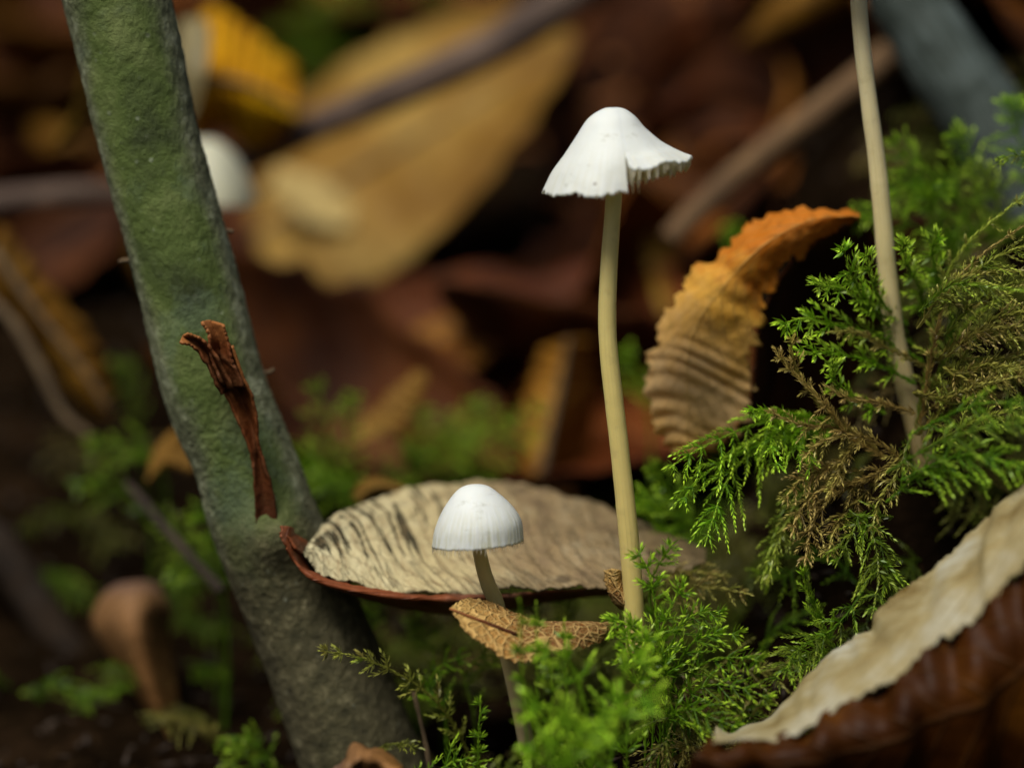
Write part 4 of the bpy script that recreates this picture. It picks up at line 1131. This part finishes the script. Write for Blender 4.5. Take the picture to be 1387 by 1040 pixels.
# bright clump in the foreground at the foot of the mushrooms
L7 = 'bright green moss frond of the foreground clump below the curled leaf'; G7 = 'foreground moss clump'
for pts, Yv, bl, nb, sh, ll_ in [
    ([(800, 1100), (790, 1010), (760, 965), (690, 950)], (-.028, -.032), 60, 6, .85, .0017), ([(820, 1100), (820, 1010), (850, 955), (905, 945)], (-.030, -.034), 60, 6, .95, .0018),
    ([(800, 1100), (800, 1000), (785, 930), (765, 890), (720, 872)], (-.020, -.022), 46, 8, .6, .0016), ([(820, 1100), (830, 1010), (840, 950), (850, 905), (895, 890)], (-.020, -.022), 46, 8, .75, .0016),
    ([(780, 1100), (770, 1030), (740, 1000), (705, 1020)], (-.026, -.030), 50, 6, .8, .0017),
    ([(775, 1080), (770, 980), (765, 900), (764, 834)], (-.012, -.013), 10, 9, .5, .0013), ([(720, 1080), (712, 980), (706, 890), (704, 800)], (-.018, -.021), 8, 9, .4, .0014),
    ([(730, 1080), (728, 980), (727, 890), (726, 806)], (-.014, -.016), 9, 9, .4, .0013), ([(850, 1080), (850, 980), (870, 900), (880, 850)], (-.010, -.012), 40, 9, .6, .0014),
    ([(770, 1100), (760, 1040), (790, 985), (840, 978)], (-.032, -.035), 60, 6, .9, .0018), ([(745, 1100), (740, 1000), (748, 940), (742, 880)], (-.014, -.016), 20, 8, .5, .0014),
]:
    frond(L7, G7, pts, Yv, bl, nb, .0, sh, next(sd_), ll_, True, root=True, step=ll_ * .45, droop=.15)
L8 = 'green moss frond rising beside the foot of the tall mushroom'; G8 = 'moss at the tall stem foot'
for pts, Yv, bl, nb, sh in [
    ([(900, 900), (890, 840), (880, 780), (858, 738)], (-.004, -.006), 34, 11, .65), ([(880, 920), (870, 870), (850, 845), (825, 842)], (-.004, -.007), 36, 10, .65),
    ([(890, 920), (895, 860), (915, 810), (930, 790)], (-.004, -.006), 34, 11, .6), ([(900, 940), (900, 900), (880, 880), (835, 880)], (-.004, -.008), 38, 10, .65),
    ([(910, 930), (930, 880), (960, 860), (1010, 860)], (-.002, -.006), 38, 11, .45), ([(920, 940), (950, 900), (990, 890), (1040, 895)], (-.002, -.008), 40, 11, .4),
    ([(870, 930), (860, 900), (850, 870), (862, 830)], (-.006, -.009), 32, 9, .6), ([(930, 960), (950, 930), (1000, 930), (1050, 950)], (-.004, -.010), 44, 11, .32),
    ([(900, 980), (930, 960), (960, 970), (1010, 990)], (-.006, -.012), 44, 11, .32), ([(905, 890), (925, 845), (950, 830), (985, 830)], (0, -.003), 34, 10, .4),
    ([(890, 870), (880, 800), (895, 760), (912, 735)], (.006, .004), 30, 10, .6),
]:
    frond(L8, G8, pts, Yv, bl, nb, .02, sh, next(sd_), .0013, True, root=True, step=.0007)
# soft moss behind the pale leaf
L9 = 'blurred green moss frond behind the broad pale leaf'; G9 = 'moss tufts behind the pale leaf'
for pts, Yv, bl, nb in [
    ([(560, 670), (620, 620), (680, 580), (745, 545)], .07, 60, 11), ([(540, 670), (580, 610), (620, 570), (675, 538)], .072, 55, 11), ([(440, 680), (445, 620), (440, 560), (422, 508)], .058, 45, 11),
    ([(470, 680), (475, 620), (472, 570), (478, 530)], .06, 40, 10), ([(600, 680), (640, 630), (690, 600), (740, 600)], .068, 50, 10), ([(510, 670), (545, 620), (570, 580), (575, 550)], .066, 45, 10),
    ([(480, 670), (440, 640), (410, 620), (395, 605)], .056, 45, 9), ([(610, 660), (620, 610), (640, 570), (640, 540)], .075, 50, 10),
    ([(560, 650), (600, 600), (640, 590), (690, 560)], .066, 50, 10), ([(500, 690), (460, 660), (430, 650), (400, 640)], .05, 40, 9),
]:
    frond(L9, G9, pts, Yv, bl, nb, .0, .42, next(sd_), .0013, False, root=True, step=.0006)
LA = 'deep green moss frond in the shade under the broad pale leaf'; GA = 'shaded moss under the pale leaf'
for pts, Yv, bl, nb in [([(520, 960), (500, 900), (490, 860), (500, 825)], .026, 45, 10), ([(560, 950), (560, 900), (570, 860), (560, 830)], .03, 45, 10), ([(600, 960), (610, 900), (600, 870), (580, 840)], .03, 45, 10),
                        ([(640, 960), (630, 920), (650, 890), (680, 890)], .012, 40, 9), ([(648, 1050), (648, 1000), (650, 965), (651, 942)], .0, 10, 9), ([(600, 960), (580, 930), (600, 900), (640, 885)], .010, 34, 9),
                        ([(740, 930), (740, 870), (720, 830), (700, 815)], .022, 40, 9), ([(800, 930), (790, 870), (770, 830), (760, 810)], .022, 40, 9), ([(560, 1060), (600, 1040), (620, 1030), (660, 1040)], .0, 40, 9)]:
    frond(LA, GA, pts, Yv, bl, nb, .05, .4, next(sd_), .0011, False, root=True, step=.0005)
LT = 'dark blurred moss frond high on the bank above the large tan leaf'; GT = 'moss high on the bank'
for pts in ([(470, 90), (460, 50), (440, 20), (420, 0)], [(500, 60), (500, 20), (480, -10), (470, -40)], [(540, 50), (560, 20), (580, 0), (610, -10)], [(440, 110), (410, 80), (400, 50), (380, 40)]):
    frond(LT, GT, pts, .2, 70, 9, .0, .3, next(sd_), .0018, False, root=True, step=.0009)
LE = 'tangled olive brown moss strand matted along the edge of the hump'; GE = 'matted strands on the hump'
for k in range(16):
    x0, y0 = 1235 + rng.uniform(0, 70), rng.uniform(380, 600); dy = rng.uniform(-110, 10); bow = rng.uniform(-30, 40)
    pts = [(x0, y0), (x0 + 45, y0 + dy * .45 - bow), (x0 + 95, y0 + dy * .8 - bow * .5), (x0 + 160, y0 + dy)]
    frond(LE, GE, pts, (rng.uniform(.002, .008), rng.uniform(-.003, .005)), rng.uniform(14, 34), 15, rng.uniform(.45, .95), rng.uniform(.4, .75), next(sd_), .00085, True, root=False, name='dry_moss_strand', stemleaf=1.3, step=.0004, droop=.3)
LB = 'blurred green moss frond on the dark soil left of the sapling stem'; GB = 'moss left of the sapling'
for pts, Yv, bl, nb in [([(290, 790), (260, 740), (230, 715), (200, 690)], .045, 45, 10), ([(300, 800), (280, 770), (250, 770), (230, 790)], .042, 40, 9), ([(220, 640), (190, 610), (150, 600), (115, 605)], .06, 50, 9),
                        ([(300, 760), (300, 730), (280, 700), (255, 700)], .04, 40, 9), ([(370, 1050), (350, 1010), (325, 998), (295, 1000)], .022, 34, 9), ([(370, 1060), (340, 1030), (325, 1020), (310, 1040)], .02, 30, 8),
                        ([(190, 580), (180, 540), (165, 510), (172, 480)], .085, 40, 8), ([(200, 700), (160, 660), (130, 650), (100, 660)], .06, 40, 8)]:
    frond(LB, GB, pts, Yv, bl, nb, .0, .2, next(sd_), .0013, False, root=True, step=.0006)
LC = 'blurred green moss frond between the tall mushroom stem and the orange leaf'; GC = 'moss between stem and orange leaf'
for pts, Yv, bl, nb in [([(880, 560), (870, 520), (855, 490), (845, 470)], .06, 40, 9), ([(900, 720), (890, 690), (870, 680), (845, 690)], .022, 36, 9), ([(920, 720), (910, 680), (895, 650), (880, 620)], .026, 34, 9),
                        ([(930, 720), (900, 720), (880, 700), (862, 660)], .022, 36, 9), ([(1000, 380), (1000, 345), (995, 320), (990, 300)], .075, 30, 8), ([(950, 740), (930, 700), (920, 670), (940, 650)], .02, 36, 9)]:
    frond(LC, GC, pts, Yv, bl, nb, .0, .6, next(sd_), .0011, False, root=True, step=.0005)

# moss carpet: one mass of small fronds over the hump and the hollow
pro = []
for k in range(10):
    rg = np.random.default_rng(500 + k)
    pts = np.array([[0, 0, 0], [.0015, .003, .0035], [.001, .0075, .0055], [.0005, .012, .0052]]) * rg.uniform(.7, 1.2) + np.vstack([[0, 0, 0], rg.normal(0, .0008, (3, 3))])
    pro.append(join(frond_data(pts, .0042, rg, 8, .00085, (0, -.3, 1), .3, step=.00048)))
Vs, Fs, Ts, Ds, Ss = [], [], [], [], []; off = 0
nfr = 0
for k in range(4000):
    if nfr >= 330: break
    if rng.random() < .72: x = rng.uniform(.008, .10); y = rng.uniform(-.012, .09)
    elif rng.random() < .6: x = rng.uniform(-.02, .03); y = rng.uniform(-.02, .06)
    else: x = rng.uniform(-.07, .03); y = rng.uniform(.03, .11)
    z = float(H(x, y))
    den = .5 + .5 * float(vnoise(np.array([x, y, 0]) * 45, 77))
    if rng.random() > den * 1.3: continue
    if x > .03 and y < .0 and z < .015: continue
    V, F, T = pro[int(rng.integers(0, 10))]
    e = 1e-3; nrm = unit(np.array([-(H(x + e, y) - H(x - e, y)) / (2 * e), -(H(x, y + e) - H(x, y - e)) / (2 * e), 1.0]))
    az = rng.normal(-1.57, 1.1); f_ = np.array([math.cos(az), math.sin(az), 0]); f_ = unit(f_ - nrm * (f_ @ nrm)); s_ = np.cross(f_, nrm)
    Rm = np.stack([s_, f_, nrm], 1) * rng.uniform(.7, 1.3)
    Vs.append(V @ Rm.T + [x, y, z - .0004]); Fs.append(F + off); off += len(V); Ts.append(T)
    dry = np.clip(.5 + .9 * float(vnoise(np.array([x, y, 3]) * 70, 78)) + rng.normal(0, .15), 0, 1)
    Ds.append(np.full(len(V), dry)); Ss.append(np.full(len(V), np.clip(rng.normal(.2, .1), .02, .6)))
    nfr += 1
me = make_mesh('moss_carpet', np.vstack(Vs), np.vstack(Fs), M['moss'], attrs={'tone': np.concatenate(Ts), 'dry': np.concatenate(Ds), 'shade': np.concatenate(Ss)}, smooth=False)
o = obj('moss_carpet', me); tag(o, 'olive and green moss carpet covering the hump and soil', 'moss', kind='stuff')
print('moss carpet faces', len(me.polygons), 'dead leaves', cnt)
